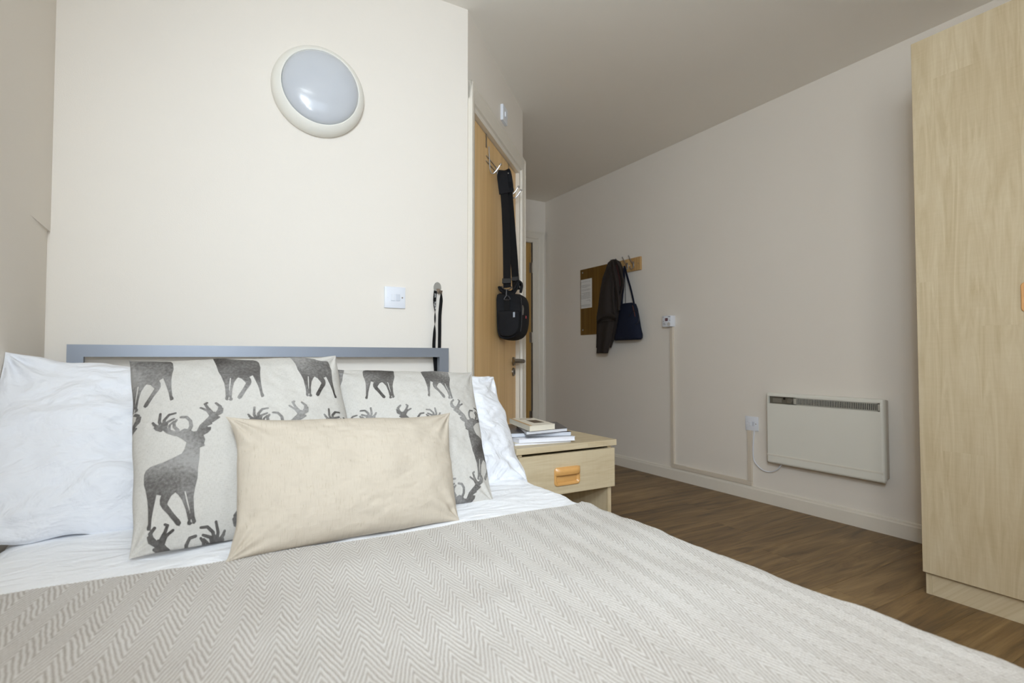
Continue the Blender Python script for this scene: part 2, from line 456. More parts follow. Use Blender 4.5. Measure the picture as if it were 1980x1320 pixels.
# hall side wall and far wall with its doorway
struct('wall_hall', bx((EX-T, EY+0.0, 0), (EX, YF+T, H)), M_wall)
FD0, FD1 = 2.015, 2.777                 # far door leaf in X
bm = B(); box(bm, (EX-T, YF, 0), (FD0-0.03, YF+T, H)); box(bm, (FD1+0.065, YF, 0), (XR+T, YF+T, H)); box(bm, (FD0-0.03, YF, 2.02), (FD1+0.065, YF+T, H))
struct('wall_far', bm, M_wall)
# front wall behind the camera with the window
bm = B(); W0, W1, Z0, Z1 = -0.32, 1.32, 0.88, 2.02
box(bm, (XL-T, YFR-T, 0), (W0, YFR, H)); box(bm, (W1, YFR-T, 0), (XR+T, YFR, H))
box(bm, (W0, YFR-T, 0), (W1, YFR, Z0)); box(bm, (W0, YFR-T, Z1), (W1, YFR, H))
struct('wall_front', bm, M_wall)
win = B()
for lo, hi in (((W0, YFR-0.08, Z0), (W0+0.05, YFR-0.03, Z1)), ((W1-0.05, YFR-0.08, Z0), (W1, YFR-0.03, Z1)), ((W0, YFR-0.08, Z0), (W1, YFR-0.03, Z0+0.05)),
               ((W0, YFR-0.08, Z1-0.05), (W1, YFR-0.03, Z1)), ((0.475, YFR-0.08, Z0), (0.525, YFR-0.03, Z1))): box(win, lo, hi)
wo = struct('window_1', win, M_white_plastic)
gl = NT('window_glass'); gl.b.inputs['Transmission Weight'].default_value = 1.0; gl.set(gl.ramp(gl.noise(None, 2), [(0, (0.97, 0.98, 1, 1)), (1, (1, 1, 1, 1))]), 0.02)
w2 = B()
for lo, hi in (((XL-0.08, -1.25, 0.90), (XL-0.03, -1.20, 2.02)), ((XL-0.08, -0.23, 0.90), (XL-0.03, -0.18, 2.02)), ((XL-0.08, -1.20, 0.90), (XL-0.03, -0.23, 0.95)), ((XL-0.08, -1.20, 1.97), (XL-0.03, -0.23, 2.02))): box(w2, lo, hi)
w2o = struct('added_fill_window', w2, M_white_plastic)  # unseen window frame made up to go with the added side fill
obj('pane', bx((XL-0.06, -1.20, 0.95), (XL-0.054, -0.23, 1.97)), gl.m, w2o, world=True)
obj('pane', bx((W0+0.05, YFR-0.06, Z0+0.05), (0.475, YFR-0.054, Z1-0.05)), gl.m, wo, world=True)
obj('pane', bx((0.525, YFR-0.06, Z0+0.05), (W1-0.05, YFR-0.054, Z1-0.05)), gl.m, wo, world=True)

# baseboards: square board with a small stepped moulding on top
SK = [(0, 0), (0.016, 0), (0.016, 0.066), (0.012, 0.072), (0.0105, 0.080), (0.006, 0.084), (0, 0.084)]
bm = B(); prism(bm, [(XR-d, z) for d, z in SK], 'Y', YFR, YF); struct('baseboard_right', bm, M_gloss)
bm = B(); prism(bm, [(YB-d, z) for d, z in SK], 'X', XL, DX); struct('baseboard_back', bm, M_gloss)

# ------------------------------------------------------------------ doors
def archi(bm, lo, hi, th_lo, th_hi, axis): pass
def local_obj(name, bm, mat, parent, M=DM, **k):
    bm.transform(M); return obj(name, bm, mat, parent, world=True, **k)
d1 = thing('door_1', '', '', (DX, DY, 0), PI/4)
for k in ('label', 'category'): del d1[k]
d1['kind'] = 'structure'
# frame lining, stop, architrave (two-step moulding) and leaf
bm = B(); box(bm, (OP0, 0, 0), (LS0-0.002, T, OH)); box(bm, (LS1+0.002, 0, 0), (OP1, T, OH)); box(bm, (LS0-0.002, 0, LH+0.003), (LS1+0.002, T, OH))
box(bm, (LS0-0.002, 0.066, 0), (LS0+0.012, 0.085, LH)); box(bm, (LS1-0.012, 0.066, 0), (LS1+0.002, 0.085, LH)); box(bm, (LS0, 0.066, LH-0.012), (LS1, 0.085, LH+0.003))
local_obj('door_frame', bm, M_gloss, d1)
A0, A1, AH = 0.008, DL+0.004, OH+0.088
prof = [(0, 0.0), (0, 0.019), (0.014, 0.021), (0.020, 0.017), (0.060, 0.013), (0.066, 0.010), (0.070, 0.0)]
bm = B()
prism(bm, [(A0+a*0.87, -b) for a, b in prof], 'Z', 0, AH)
prism(bm, [(A1-a*0.95, -b) for a, b in prof], 'Z', 0, AH)
prism(bm, [(-b, AH-a*1.13) for a, b in prof], 'X', A0, A1)
local_obj('architrave', bm, M_gloss, d1)
leaf1 = local_obj('door_leaf', bx((LS0, 0.022, 0.006), (LS1, 0.064, LH), 0.001, 1), M_oak, d1)
# lever handle on a round rose, keyhole escutcheon below
hs, hz = 0.868, 0.842
bm = B(); lathe(bm, [(0.0, 0.010), (0.022, 0.010), (0.0255, 0.007), (0.026, 0.0)], (hs, 0.022, hz), (0, -1, 0), 32)
lathe(bm, [(0.0, 0.009), (0.021, 0.009), (0.0255, 0.006), (0.026, 0.0)], (hs, 0.022, hz-0.062), (0, -1, 0), 32)
local_obj('rose', bm, M_steel, leaf1, smooth=True)
bm = B(); pth = smooth_path([(hs, 0.014, hz), (hs, -0.022, hz), (hs-0.006, -0.040, hz), (hs-0.030, -0.046, hz+0.002), (hs-0.085, -0.034, hz+0.004), (hs-0.125, -0.014, hz+0.004)], 8)
tube(bm, pth, 0.0112, 14); local_obj('lever_handle', bm, M_steel, leaf1, smooth=True)
bm = B(); box(bm, (hs-0.004, 0.0105, hz-0.075), (hs+0.004, 0.0135, hz-0.050)); local_obj('keyhole', bm, M_black, leaf1)
# far door
d2 = thing('door_2', '', '', (2.4, YF, 0)); 
for k in ('label', 'category'): del d2[k]
d2['kind'] = 'structure'
bm = B(); box(bm, (FD0-0.03, YF, 0), (FD0-0.003, YF+T, 2.02)); box(bm, (FD1+0.003, YF, 0), (FD1+0.065, YF+T, 2.02)); box(bm, (FD0-0.003, YF, 1.984), (FD1+0.003, YF+T, 2.02))
box(bm, (FD1+0.003, YF-0.006, 0), (FD1+0.030, YF+0.018, 1.99)); box(bm, (FD0-0.03, YF-0.006, 1.9902), (FD1+0.030, YF+0.018, 2.012))
obj('door_frame', bm, M_gloss, d2, world=True)
bm = B()
prism(bm, [(2.912-a*1.0, YF-b) for a, b in prof], 'Z', 0, 2.095)
prism(bm, [(FD0-0.09+a*1.0, YF-b) for a, b in prof], 'Z', 0, 2.095)
prism(bm, [(YF-b, 2.095-a*1.05) for a, b in prof], 'X', FD0-0.09, 2.912)
obj('architrave', bm, M_gloss, d2, world=True)
leaf2 = obj('door_leaf', bx((FD0, YF+0.020, 0.006), (FD1, YF+0.062, 1.981), 0.001, 1), M_oak_far, d2, world=True)
for z in (1.74, 1.06, 0.30):
    bm = B(); tube(bm, [(FD1+0.004, YF+0.010, z-0.05), (FD1+0.004, YF+0.010, z+0.05)], 0.0075, 10); box(bm, (FD1-0.022, YF+0.017, z-0.05), (FD1, YF+0.021, z+0.05))
    obj('hinge', bm, M_steel, d2, world=True, smooth=True)
bm = B(); tube(bm, smooth_path([(FD0+0.06, YF+0.02, 1.0), (FD0+0.06, YF-0.03, 1.0), (FD0+0.09, YF-0.04, 1.0), (FD0+0.17, YF-0.03, 1.0)], 6), 0.009, 12)
obj('lever_handle', bm, M_steel, leaf2, world=True, smooth=True)

# ------------------------------------------------------------------ wall lamp
LC = (0.3735, YB, 1.866)
t = thing('bulkhead_lamp', 'large round bulkhead wall lamp with frosted grey dome in a white rim above the bed', 'wall lamp', (LC[0], YB, LC[2]-0.165))
bm = B(); lathe(bm, [(0.0, 0.0), (0.160, 0.0), (0.1665, 0.004), (0.1680, 0.016), (0.1660, 0.030), (0.1600, 0.043), (0.1500, 0.054), (0.1420, 0.0585), (0.1395, 0.0600), (0.1375, 0.0585), (0.1365, 0.050), (0.0, 0.048)], LC, (0, -1, 0), 128)
obj('housing', bm, plain('lamp_housing_white', (232, 230, 222), 0.4, var=0.01), t, world=True, smooth='all')
bm = B(); lathe(bm, [(0.1362, 0.050), (0.1355, 0.0575)] + [(0.1355*math.cos(a), 0.0575+0.040*math.sin(a)) for a in [i*PI/2/14 for i in range(1, 14)]] + [(0, 0.0975)], LC, (0, -1, 0), 128)
dm = NT('frosted_opal_dome'); dm.b.inputs['Coat Weight'].default_value = 0.6; dm.b.inputs['Coat Roughness'].default_value = 0.06
dm.set(dm.mix(dm.noise(dm.coord(), 7, 2), srgb(188, 192, 199), srgb(200, 204, 210)), 0.22)
obj('diffuser_dome', bm, dm.m, t, world=True, smooth='all', label='frosted grey dome diffuser')

# ------------------------------------------------------------------ fused spur plates
def spur_plate(name, label, M, cable=False):
    """86 mm plate in its own frame: x right, z up, y into the wall"""
    t = thing(name, label, 'electrical switch')
    t.matrix_basis = M; t.location = M.to_translation(); t.rotation_euler = M.to_euler()
    obj('faceplate', bx((-0.043, -0.009, -0.043), (0.043, 0, 0.043), 0.0018, 2), M_white_plastic, t, smooth=True)
    bm = bx((-0.018, -0.0125, -0.0135), (-0.001, -0.008, 0.0135), 0.001, 1)
    obj('rocker', bm, M_white_plastic, t)
    bm = B(); box(bm, (0.0035, -0.0105, -0.0135), (0.0205, -0.008, 0.0135), 0.0008, 1)
    obj('fuse_carrier', bm, plain('off_white_plastic', (205, 210, 220), 0.4), t)
    for s in (-1, 1):
        bm = B(); lathe(bm, [(0, 0.001), (0.0026, 0.001), (0.003, 0)], (s*0.030+0.0, -0.009, 0), (0, -1, 0), 12); obj('screw', bm, M_steel if s > 0 else M_white_plastic, t)
    return t
spur_plate('fused_switch', 'white square fused switch plate on the cream wall above the headboard', Matrix.Translation((0.676, YB, 1.106)))
tR = spur_plate('fused_switch', 'white fused spur plate low on the wall, left of the panel heater', Matrix.Translation((XR, 2.1144, 0.461)) @ Matrix.Rotation(-PI/2, 4, 'Z'))
# pull-cord style isolator above the diagonal door
Ms = DM @ Matrix.Translation((0.562, 0, 2.176))
t = thing('isolator_switch', 'small white square switch high on the wall over the wooden door', 'electrical switch')
t.matrix_basis = Ms; t.location = Ms.to_translation(); t.rotation_euler = Ms.to_euler()
obj('faceplate', bx((-0.043, -0.016, -0.043), (0.043, 0, 0.043), 0.002, 2), M_white_plastic, t)
obj('rocker', bx((-0.010, -0.021, -0.014), (0.010, -0.015, 0.014), 0.0015, 1), M_white_plastic, t)

# ------------------------------------------------------------------ wall hook with lanyard
def ellipse(cx, cz, rx, rz, n=40): return [(cx+rx*math.cos(2*PI*k/n), cz+rz*math.sin(2*PI*k/n)) for k in range(n)]
hk = at(846.2, 556, Y=2.105)
t = thing('wall_hook', 'small oval grey metal hook stuck on the wall beside the headboard', 'hook', (hk.x, YB, hk.z-0.03))
bm = B(); prism(bm, ellipse(hk.x, hk.z, 0.0168, 0.0235), 'Y', YB-0.004, YB); obj('hook_plate', bm, plain('satin_nickel', (176, 176, 172), 0.35, 0.6), t, world=True)
bm = B(); ribbon(bm, smooth_path([(hk.x+0.002, YB-0.003, hk.z-0.004), (hk.x+0.004, YB-0.010, hk.z-0.018), (hk.x+0.004, YB-0.022, hk.z-0.024), (hk.x+0.004, YB-0.030, hk.z-0.014)], 5), (1, 0, 0), 0.016, 0.0018)
obj('hook_tongue', bm, plain('nickel_tongue', (150, 136, 122), 0.35, 0.6), t, world=True)
t = thing('lanyard', 'black lanyard with white lettering looped over the grey wall hook', 'lanyard', (hk.x, YB-0.02, 0.70))
def lan(pxs, twist, y0=2.092, y1=2.078):
    n = len(pxs); P = []; W = []
    for i, (x, yy) in enumerate(pxs):
        P.append(at(x, yy, Y=y0+(y1-y0)*i/(n-1)))
    P2 = smooth_path(P, 10); m = len(P2)
    for i in range(m):
        a = twist(i/(m-1)); W.append(Vector((math.cos(a), math.sin(a), 0)))
    bm = B(); ribbon(bm, P2, W, 0.0155, 0.0012); return bm
obj('strap', lan([(842, 562), (840.5, 580), (841, 600), (841, 622), (840, 645), (839, 672), (841, 700), (843, 724)], lambda u: 0.25+1.32*math.exp(-((u-0.38)/0.13)**2)), M_web, t, world=True)
obj('strap', lan([(853.3, 562), (853, 580), (850.5, 610), (850, 650), (849, 680), (844.5, 702), (845, 724)], lambda u: 0.2+1.2*max(0, 1-u*6)), M_web, t, world=True)
for s, (px, py), sz, a in (('STN', (841.3, 571), 0.009, 0.1), ('TUATE', (840.8, 590), 0.0105, 0.1)):
    bm = text_bm(s, sz); bm.transform(Matrix.Rotation(PI/2, 4, 'X') @ Matrix.Rotation(-PI/2, 4, 'Z'))
    bm.transform(Matrix.Translation(at(px, py, Y=2.0860)))
    obj('lettering', bm, plain('white_lettering', (235, 235, 235), 0.6), t, world=True)

# ------------------------------------------------------------------ nightstand
NX0, NX1, NY0, NY1, NZ = 0.942, 1.390, 1.5915, 1.975, 0.550
t = thing('nightstand', 'pale maple bedside cabinet with one drawer and an open shelf', 'bedside table', ((NX0+NX1)/2, (NY0+NY1)/2, 0))
obj('tabletop', bx((NX0, NY0, NZ-0.022), (NX1, NY1, NZ), 0.001, 1), M_maple_h, t, world=True)
for a, b in ((NX0+0.014, NX0+0.030), (NX1-0.034, NX1-0.018)):
    obj('side_panel', bx((a, NY0+0.014, 0), (b, NY1-0.01, NZ-0.022)), M_maple, t, world=True)
obj('back_panel', bx((NX0+0.03, NY1-0.03, 0.03), (NX1-0.034, NY1-0.018, NZ-0.022)), M_maple, t, world=True)
obj('shelf', bx((NX0+0.03, NY0+0.03, 0.10), (NX1-0.034, NY1-0.03, 0.116)), M_maple_h, t, world=True)
dr = obj('drawer', bx((NX0+0.010, NY0-0.002, 0.3735), (NX1-0.012, NY0+0.014, 0.519), 0.0008, 1), M_maple_h, t, world=True)
bm = B(); box(bm, (NX0+0.045, NY0+0.014, 0.385), (NX1-0.05, NY1-0.05, 0.50)); obj('drawer_box', bm, M_maple_edge, dr, world=True)
def cup_pull(parent, M, w, h, mat):
    """recessed pull: rounded frame, dished tray and a hood over the top third; frame: x right, z up, y into front"""
    hw, hh = w/2, h/2
    def rr(hw, hh, r, n=6):
        pts = []
        for cx, cz, a0 in ((hw-r, hh-r, 0), (-hw+r, hh-r, PI/2), (-hw+r, -hh+r, PI), (hw-r, -hh+r, 1.5*PI)):
            for k in range(n+1):
                a = a0+k*PI/2/n; pts.append((cx+r*math.cos(a), cz+r*math.sin(a)))
        return pts
    o_, i_ = rr(hw, hh, 0.012), rr(hw-0.009, hh-0.009, 0.008)
    bm = B(); n = len(o_)
    lv = [(o_, 0.0), (o_, -0.004), (rr(hw-0.002, hh-0.002, 0.011), -0.0062), (rr(hw-0.006, hh-0.006, 0.009), -0.0062), (i_, -0.003), (rr(hw-0.012, hh-0.012, 0.006), 0.0), (rr(hw-0.014, hh-0.014, 0.005), -0.0008)]
    rings = [[bm.verts.new((x, y_, z)) for x, z in L] for L, y_ in lv]
    for a, b in zip(rings, rings[1:]):
        for k in range(n): bm.faces.new([a[k], a[(k+1) % n], b[(k+1) % n], b[k]])
    bm.faces.new(rings[-1]); bmesh.ops.recalc_face_normals(bm, faces=bm.faces[:])
    # hood
    prf = [(hh-0.001, -0.004), (hh-0.002, -0.012), (hh-0.008, -0.018), (hh-0.016, -0.019), (hh-0.026, -0.016), (hh-0.029, -0.011), (hh-0.027, -0.009), (hh-0.016, -0.013), (hh-0.006, -0.010)]
    sec = []
    for i in range(13):
        u = -1+2*i/12; x = u*(hw-0.002); k = (1-abs(u)**6)**0.5 if abs(u) < 1 else 0.0; k = max(k, 0.25)
        sec.append([bm.verts.new((x, yy*k - 0.004*(1-k), z)) for z, yy in prf])
    m = len(prf); fs = []
    for a, b in zip(sec, sec[1:]):
        for k in range(m): fs.append(bm.faces.new([a[k], a[(k+1) % m], b[(k+1) % m], b[k]]))
    fs.append(bm.faces.new(sec[0])); fs.append(bm.faces.new(sec[-1][::-1])); bmesh.ops.recalc_face_normals(bm, faces=fs)
    bm.transform(M); return obj('cup_handle', bm, mat, parent, world=True, smooth=True)
cup_pull(dr, Matrix.Translation((1.153, NY0-0.002, 0.4375)), 0.112, 0.066, M_orange)['label'] = 'orange moulded cup handle'

# ------------------------------------------------------------------ books and magazines on the nightstand
def book(name, label, cat, quad, z0, z1, cover, pages, ct=0.0012, bend=0.0, extra=None):
    """quad = A,B,C,D (x,y) around; covers overhang the page block"""
    cx = sum(p[0] for p in quad)/4; cy = sum(p[1] for p in quad)/4
    t = thing(name, label, cat, (cx, cy, z0))
    def slab(inset, a, b, n=10):
        q = [Vector((cx+(p[0]-cx)*(1-inset), cy+(p[1]-cy)*(1-inset), 0)) for p in quad]
        bm = B(); rows = []
        for i in range(n+1):
            u = i/n; r = []
            P0 = q[3].lerp(q[2], u); P1 = q[0].lerp(q[1], u); dz = bend*max(0, (abs(u-0.4)-0.1))**2
            for P in (P0, P1):
                for z in (a, b): r.append(bm.verts.new((P.x, P.y, z+dz)))
            rows.append(r)
        for a_, b_ in zip(rows, rows[1:]):
            for k in (0, 1, 3, 2):
                kk = {0: 1, 1: 3, 3: 2, 2: 0}[k]
                bm.faces.new([a_[k], a_[kk], b_[kk], b_[k]])
        for r in (rows[0], rows[-1]): bm.faces.new([r[0], r[1], r[3], r[2]])
        bmesh.ops.recalc_face_normals(bm, faces=bm.faces[:]); return bm
    t['group'] = 'books and magazines stacked on the bedside cabinet'
    obj('page_block', slab(0.012, z0+ct, z1-ct), pages, t, world=True)
    obj('back_cover', slab(0.0, z0, z0+ct), cover, t, world=True)
    fc = obj('front_cover', slab(0.0, z1-ct, z1), cover, t, world=True)
    return t, fc
Mp_white = plain('white_page_edges', (228, 230, 238), 0.7, var=0.05, nscale=300)
Mp_cream = plain('cream_page_edges', (222, 216, 200), 0.75, var=0.06, nscale=300)
Mc_white = plain('white_cover', (232, 234, 242), 0.35, var=0.03)
Mc_grey = plain('grey_cover', (200, 203, 210), 0.35, var=0.05)
Mc_dark = plain('dark_grey_glossy_cover', (78, 76, 80), 0.25, var=0.25, nscale=16)
Mc_cream = plain('cream_paperback_cover', (222, 216, 202), 0.4, var=0.04)
z0 = NZ
book('magazine', 'thin cream magazine lying at the bottom of the stack on the bedside cabinet', 'magazine', [(1.00, 1.90), (1.22, 1.88), (1.197, 1.622), (0.972, 1.652)], z0, z0+0.0085, Mp_cream, Mp_white, 0.0008)
book('book', 'white glossy paperback in the stack, second from the bottom with square white spine', 'book', [(0.995, 1.93), (1.21, 1.89), (1.2015, 1.604), (0.986, 1.648)], z0+0.009, z0+0.0235, Mc_white, Mp_white, 0.0012)
book('magazine', 'thick grey magazine in the middle of the stack with dark cover corner', 'magazine', [(0.975, 1.96), (1.225, 1.90), (1.198, 1.622), (0.945, 1.705)], z0+0.024, z0+0.039, Mc_dark, plain('light_grey_spine', (196, 200, 208), 0.4, var=0.03), 0.0010)
b4, fc4 = book('magazine', 'dark covered glossy magazine directly under the cream paperback', 'magazine', [(1.10, 1.86), (1.262, 1.81), (1.186, 1.632), (1.005, 1.628)], z0+0.0395, z0+0.0520, Mc_dark, plain('pale_spine', (214, 216, 222), 0.4, var=0.04), 0.0012)
b5, fc5 = book('book', 'cream paperback with small dark picture, on top of the stack', 'book', [(1.072, 1.868), (1.162, 1.826), (1.128, 1.628), (1.014, 1.620)], z0+0.0525, z0+0.0715, Mc_cream, Mp_cream, 0.0011)
fcq = [Vector((1.072, 1.868, 0)), Vector((1.162, 1.826, 0)), Vector((1.128, 1.628, 0)), Vector((1.014, 1.620, 0))]
def onq(u, v, z): # u along D->C, v along D->A
    p = fcq[3].lerp(fcq[2], u).lerp(fcq[0].lerp(fcq[1], u), v); return (p.x, p.y, z)
def quadplate(u0, u1, v0, v1, z, th=0.0003):
    bm = B(); a = [bm.verts.new(onq(u, v, z)) for u, v in ((u0, v0), (u1, v0), (u1, v1), (u0, v1))]; b = [bm.verts.new(Vector(x.co)+Vector((0, 0, th))) for x in a]
    bm.faces.new(b); 
    for i in range(4): bm.faces.new([a[i], a[(i+1) % 4], b[(i+1) % 4], b[i]])
    bmesh.ops.recalc_face_normals(bm, faces=bm.faces[:]); return bm
zt = z0+0.0715
obj('cover_picture', quadplate(0.42, 0.82, 0.28, 0.66, zt), plain('dark_cover_picture', (88, 74, 58), 0.4, var=0.5, nscale=80), fc5, world=True)
obj('cover_band', quadplate(0.0, 0.10, 0.0, 1.0, zt), plain('tan_cover_band', (196, 160, 112), 0.4, var=0.1), fc5, world=True)
for k in range(9):
    obj('cover_lettering', quadplate(0.30+k*0.055, 0.335+k*0.055, 0.80, 0.88, zt), plain('brown_cover_print', (150, 130, 108), 0.5) if k == 0 else bpy.data.materials['brown_cover_print'], fc5, world=True)

# ------------------------------------------------------------------ bed, headboard
BX0, BX1, HY = -0.343, 0.884, 2.040
t = thing('bed', 'double bed frame with silver grey tubular metal headboard', 'bed', ((BX0+BX1)/2, 1.05, 0))
ztop = 0.903
bm = B()
# mitred top rail and posts
prism(bm, [(BX0, ztop), (BX1, ztop), (BX1-0.040, ztop-0.037), (BX0+0.040, ztop-0.037)], 'Y', HY, HY+0.026)
hb = obj('headboard_rail', bm, M_bedmetal, t, world=True)
for s, a, b in ((1, BX0, BX0+0.040), (-1, BX1, BX1-0.040)):
    bm = B(); prism(bm, [(a, ztop), (b, ztop-0.037), (b, 0.0), (a, 0.0)], 'Y', HY, HY+0.026); obj('headboard_post', bm, M_bedmetal, t, world=True)
for z in (0.62, 0.34):
    obj('headboard_rail', bx((BX0+0.04, HY+0.002, z), (BX1-0.04, HY+0.024, z+0.035), 0.002, 1), M_bedmetal, t, world=True)
for k in range(7):
    x = BX0+0.04+(BX1-BX0-0.08)*(k+1)/8
    bm = B(); tube(bm, [(x, HY+0.013, 0.375), (x, HY+0.013, 0.62)], 0.008, 10); obj('spindle', bm, M_bedmetal, t, world=True, smooth=True)
for a in (BX0, BX1-0.03): obj('side_rail', bx((a, 0.12, 0.20), (a+0.03, HY, 0.25), 0.002, 1), M_bedmetal, t, world=True)
obj('foot_rail', bx((BX0, 0.10, 0.20), (BX1, 0.13, 0.25), 0.002, 1), M_bedmetal, t, world=True)
for a in (BX0, BX1-0.04): obj('leg', bx((a, 0.10, 0), (a+0.04, 0.14, 0.20), 0.002, 1), M_bedmetal, t, world=True)
for k in range(12): obj('slat', bx((BX0+0.03, 0.2+k*0.15, 0.225), (BX1-0.03, 0.26+k*0.15, 0.24)), M_maple_edge, t, world=True)
tag(obj('mattress', bx((BX0+0.01, 0.12, 0.25), (BX1-0.005, 2.03, 0.437), 0.03, 3), M_sheet, smooth=True), 'white mattress on the metal bed frame, hidden under the bedding', 'mattress')

def nz(x, y, z=0.0, s=1.0): return noise.noise(Vector((x*s, y*s, z)))
def bed_profile(u, x0, x1, zt, R, drop):
    """cross-section of bedding: flat top, quarter turn of radius R, vertical drop. u = arc position from centre"""
    xc = (x0+x1)/2; half = (x1-x0)/2-R; s = 1 if u >= 0 else -1; a = abs(u)
    if a <= half: return xc+u, zt, 0.0
    a -= half
    if a <= R*PI/2: th = a/R; return xc+s*(half+R*math.sin(th)), zt-R*(1-math.cos(th)), th
    a -= R*PI/2
    return xc+s*(half+R), zt-R-a, PI/2
def drape(name, x0, x1, yA, yBf, zt, R, dropL, dropR, nu, nv, mat, disp, uvrot=0.0, th=0.004, ztf=None):
    half = (x1-x0)/2-R; uL = -(half+R*PI/2+dropL); uR = half+R*PI/2+dropR
    xc = (x0+x1)/2
    def surf(i, j, off):
        u = uL+(uR-uL)*i/nu; x, z, thh = bed_profile(u, x0-off*0, x1, zt, R, 0)
        v = j/nv; yb_ = yBf(x) if callable(yBf) else yBf; y = yA+(yb_-yA)*v
        s = 1 if u >= 0 else -1
        nx, nzv = s*math.sin(thh), math.cos(thh)
        d = disp(u, y, thh, s)+off
        zz = z+nzv*d
        if ztf: zz += ztf(x, y)
        return Vector((x+nx*d, y, zz)), (u, y)
    bm = B(); uvl = bm.loops.layers.uv.new('UVMap')
    cr, sr = math.cos(uvrot), math.sin(uvrot)
    def grid(off, flip):
        V = [[None]*(nv+1) for _ in range(nu+1)]; UV = {}
        for i in range(nu+1):
            for j in range(nv+1):
                p, (u, y) = surf(i, j, off); v = bm.verts.new(p); V[i][j] = v
                X = u+xc; UV[v] = (X*cr-y*sr, X*sr+y*cr)
        for i in range(nu):
            for j in range(nv):
                q = [V[i][j], V[i+1][j], V[i+1][j+1], V[i][j+1]]
                f = bm.faces.new(q if not flip else q[::-1])
                for l in f.loops: l[uvl].uv = UV[l.vert]
        return V, UV
    Vt, UV = grid(th, False); Vb, UVb = grid(0.0, True); UV.update(UVb)
    def side(a, b):
        for k in range(len(a)-1):
            f = bm.faces.new([a[k], b[k], b[k+1], a[k+1]])
            for l in f.loops: l[uvl].uv = UV[l.vert]
    side(Vt[0], Vb[0]); side(Vb[-1], Vt[-1]); side([c[0] for c in Vb], [c[0] for c in Vt]); side([c[-1] for c in Vt], [c[-1] for c in Vb])
    o = obj(name, bm, mat, smooth='all')
    return o
def bed_sag(x, y):
    # bedding top: a little fuller in the middle, settling towards the right side and the pillows
    return -0.010*((x-0.25)/0.65)**2
def duvet_disp(u, y, th, s):
    w = 0.004*nz(u, y, 1.0, 5.0)+0.0035*nz(u+0.3*y, y*0.5, 4.0, 11.0)
    # soft creases running out from under the pillows towards the right edge
    k = max(0.0, min(1.0, (u-0.15)/0.3))*max(0.0, min(1.0, (y-1.0)/0.15))
    r = nz(y*13+u*3.5+1.5*nz(u, y, 9.0, 4.0), u*1.2, 3.3)
    w += 0.0075*k*(1-abs(r)*2.2)
    k2 = max(0.0, min(1.0, (0.5-u)/0.5))
    r2 = nz(y*7-u*4, u*2.0+y, 8.1)
    w += 0.004*k2*(1-abs(r2)*2)
    if th > 1.2: w += 0.010*nz(u*0.4, y, 2.0, 7.0)
    return w
dv = drape('duvet', -0.372, 0.930, 0.055, 2.020, 0.478, 0.075, 0.16, 0.19, 150, 260, M_sheet, duvet_disp, ztf=bed_sag, th=0.006)
tag(dv, 'smooth white cotton duvet covering the bed under the pillows', 'duvet')
def throw_end(x):
    # far hem of the throw, bowed: nearer the pillows at its left and right
    t_ = (x-0.10)/0.9
    return 1.128-0.088*(x-0.1)+0.115*max(0, x-0.1)**2+0.003*math.sin(9*x) if x < 0.86 else 1.128-0.088*(0.76)+0.115*0.76**2+0.003*math.sin(9*0.86)+(x-0.86)*0.9
def throw_disp(u, y, th, s):
    w = duvet_disp(u, y, th, s)*0.8+0.009
    w += 0.0035*nz(u, y, 12.0, 3.0)
    if th > 0.2 and s > 0: w += 0.006*nz(0.0, y, 5.0, 8.0)+0.003*nz(u, y, 7.0, 20.0)
    return w
def vnoise(X, Y, seed):
    """smooth value noise on arrays"""
    rs = np.random.RandomState(seed); g = rs.rand(64, 64)
    xi = np.floor(X).astype(int); yi = np.floor(Y).astype(int); fx = X-xi; fy = Y-yi
    fx = fx*fx*(3-2*fx); fy = fy*fy*(3-2*fy)
    G = lambda a, b: g[a % 64, b % 64]
    return (G(xi, yi)*(1-fx)+G(xi+1, yi)*fx)*(1-fy)+(G(xi, yi+1)*(1-fx)+G(xi+1, yi+1)*fx)*fy-0.5
def catmull_up(A, idx):
    """resample array A along axis 0 at float indices"""
    n = A.shape[0]; i0 = np.clip(np.floor(idx).astype(int), 0, n-2); t = (idx-i0).reshape((-1,)+(1,)*(A.ndim-1))
    g = lambda k: A[np.clip(i0+k, 0, n-1)]
    a, b, c, d = g(-1), g(0), g(1), g(2)
    return 0.5*((2*b)+(c-a)*t+(2*a-5*b+4*c-d)*t*t+(3*b-a-3*c+d)*t**3)
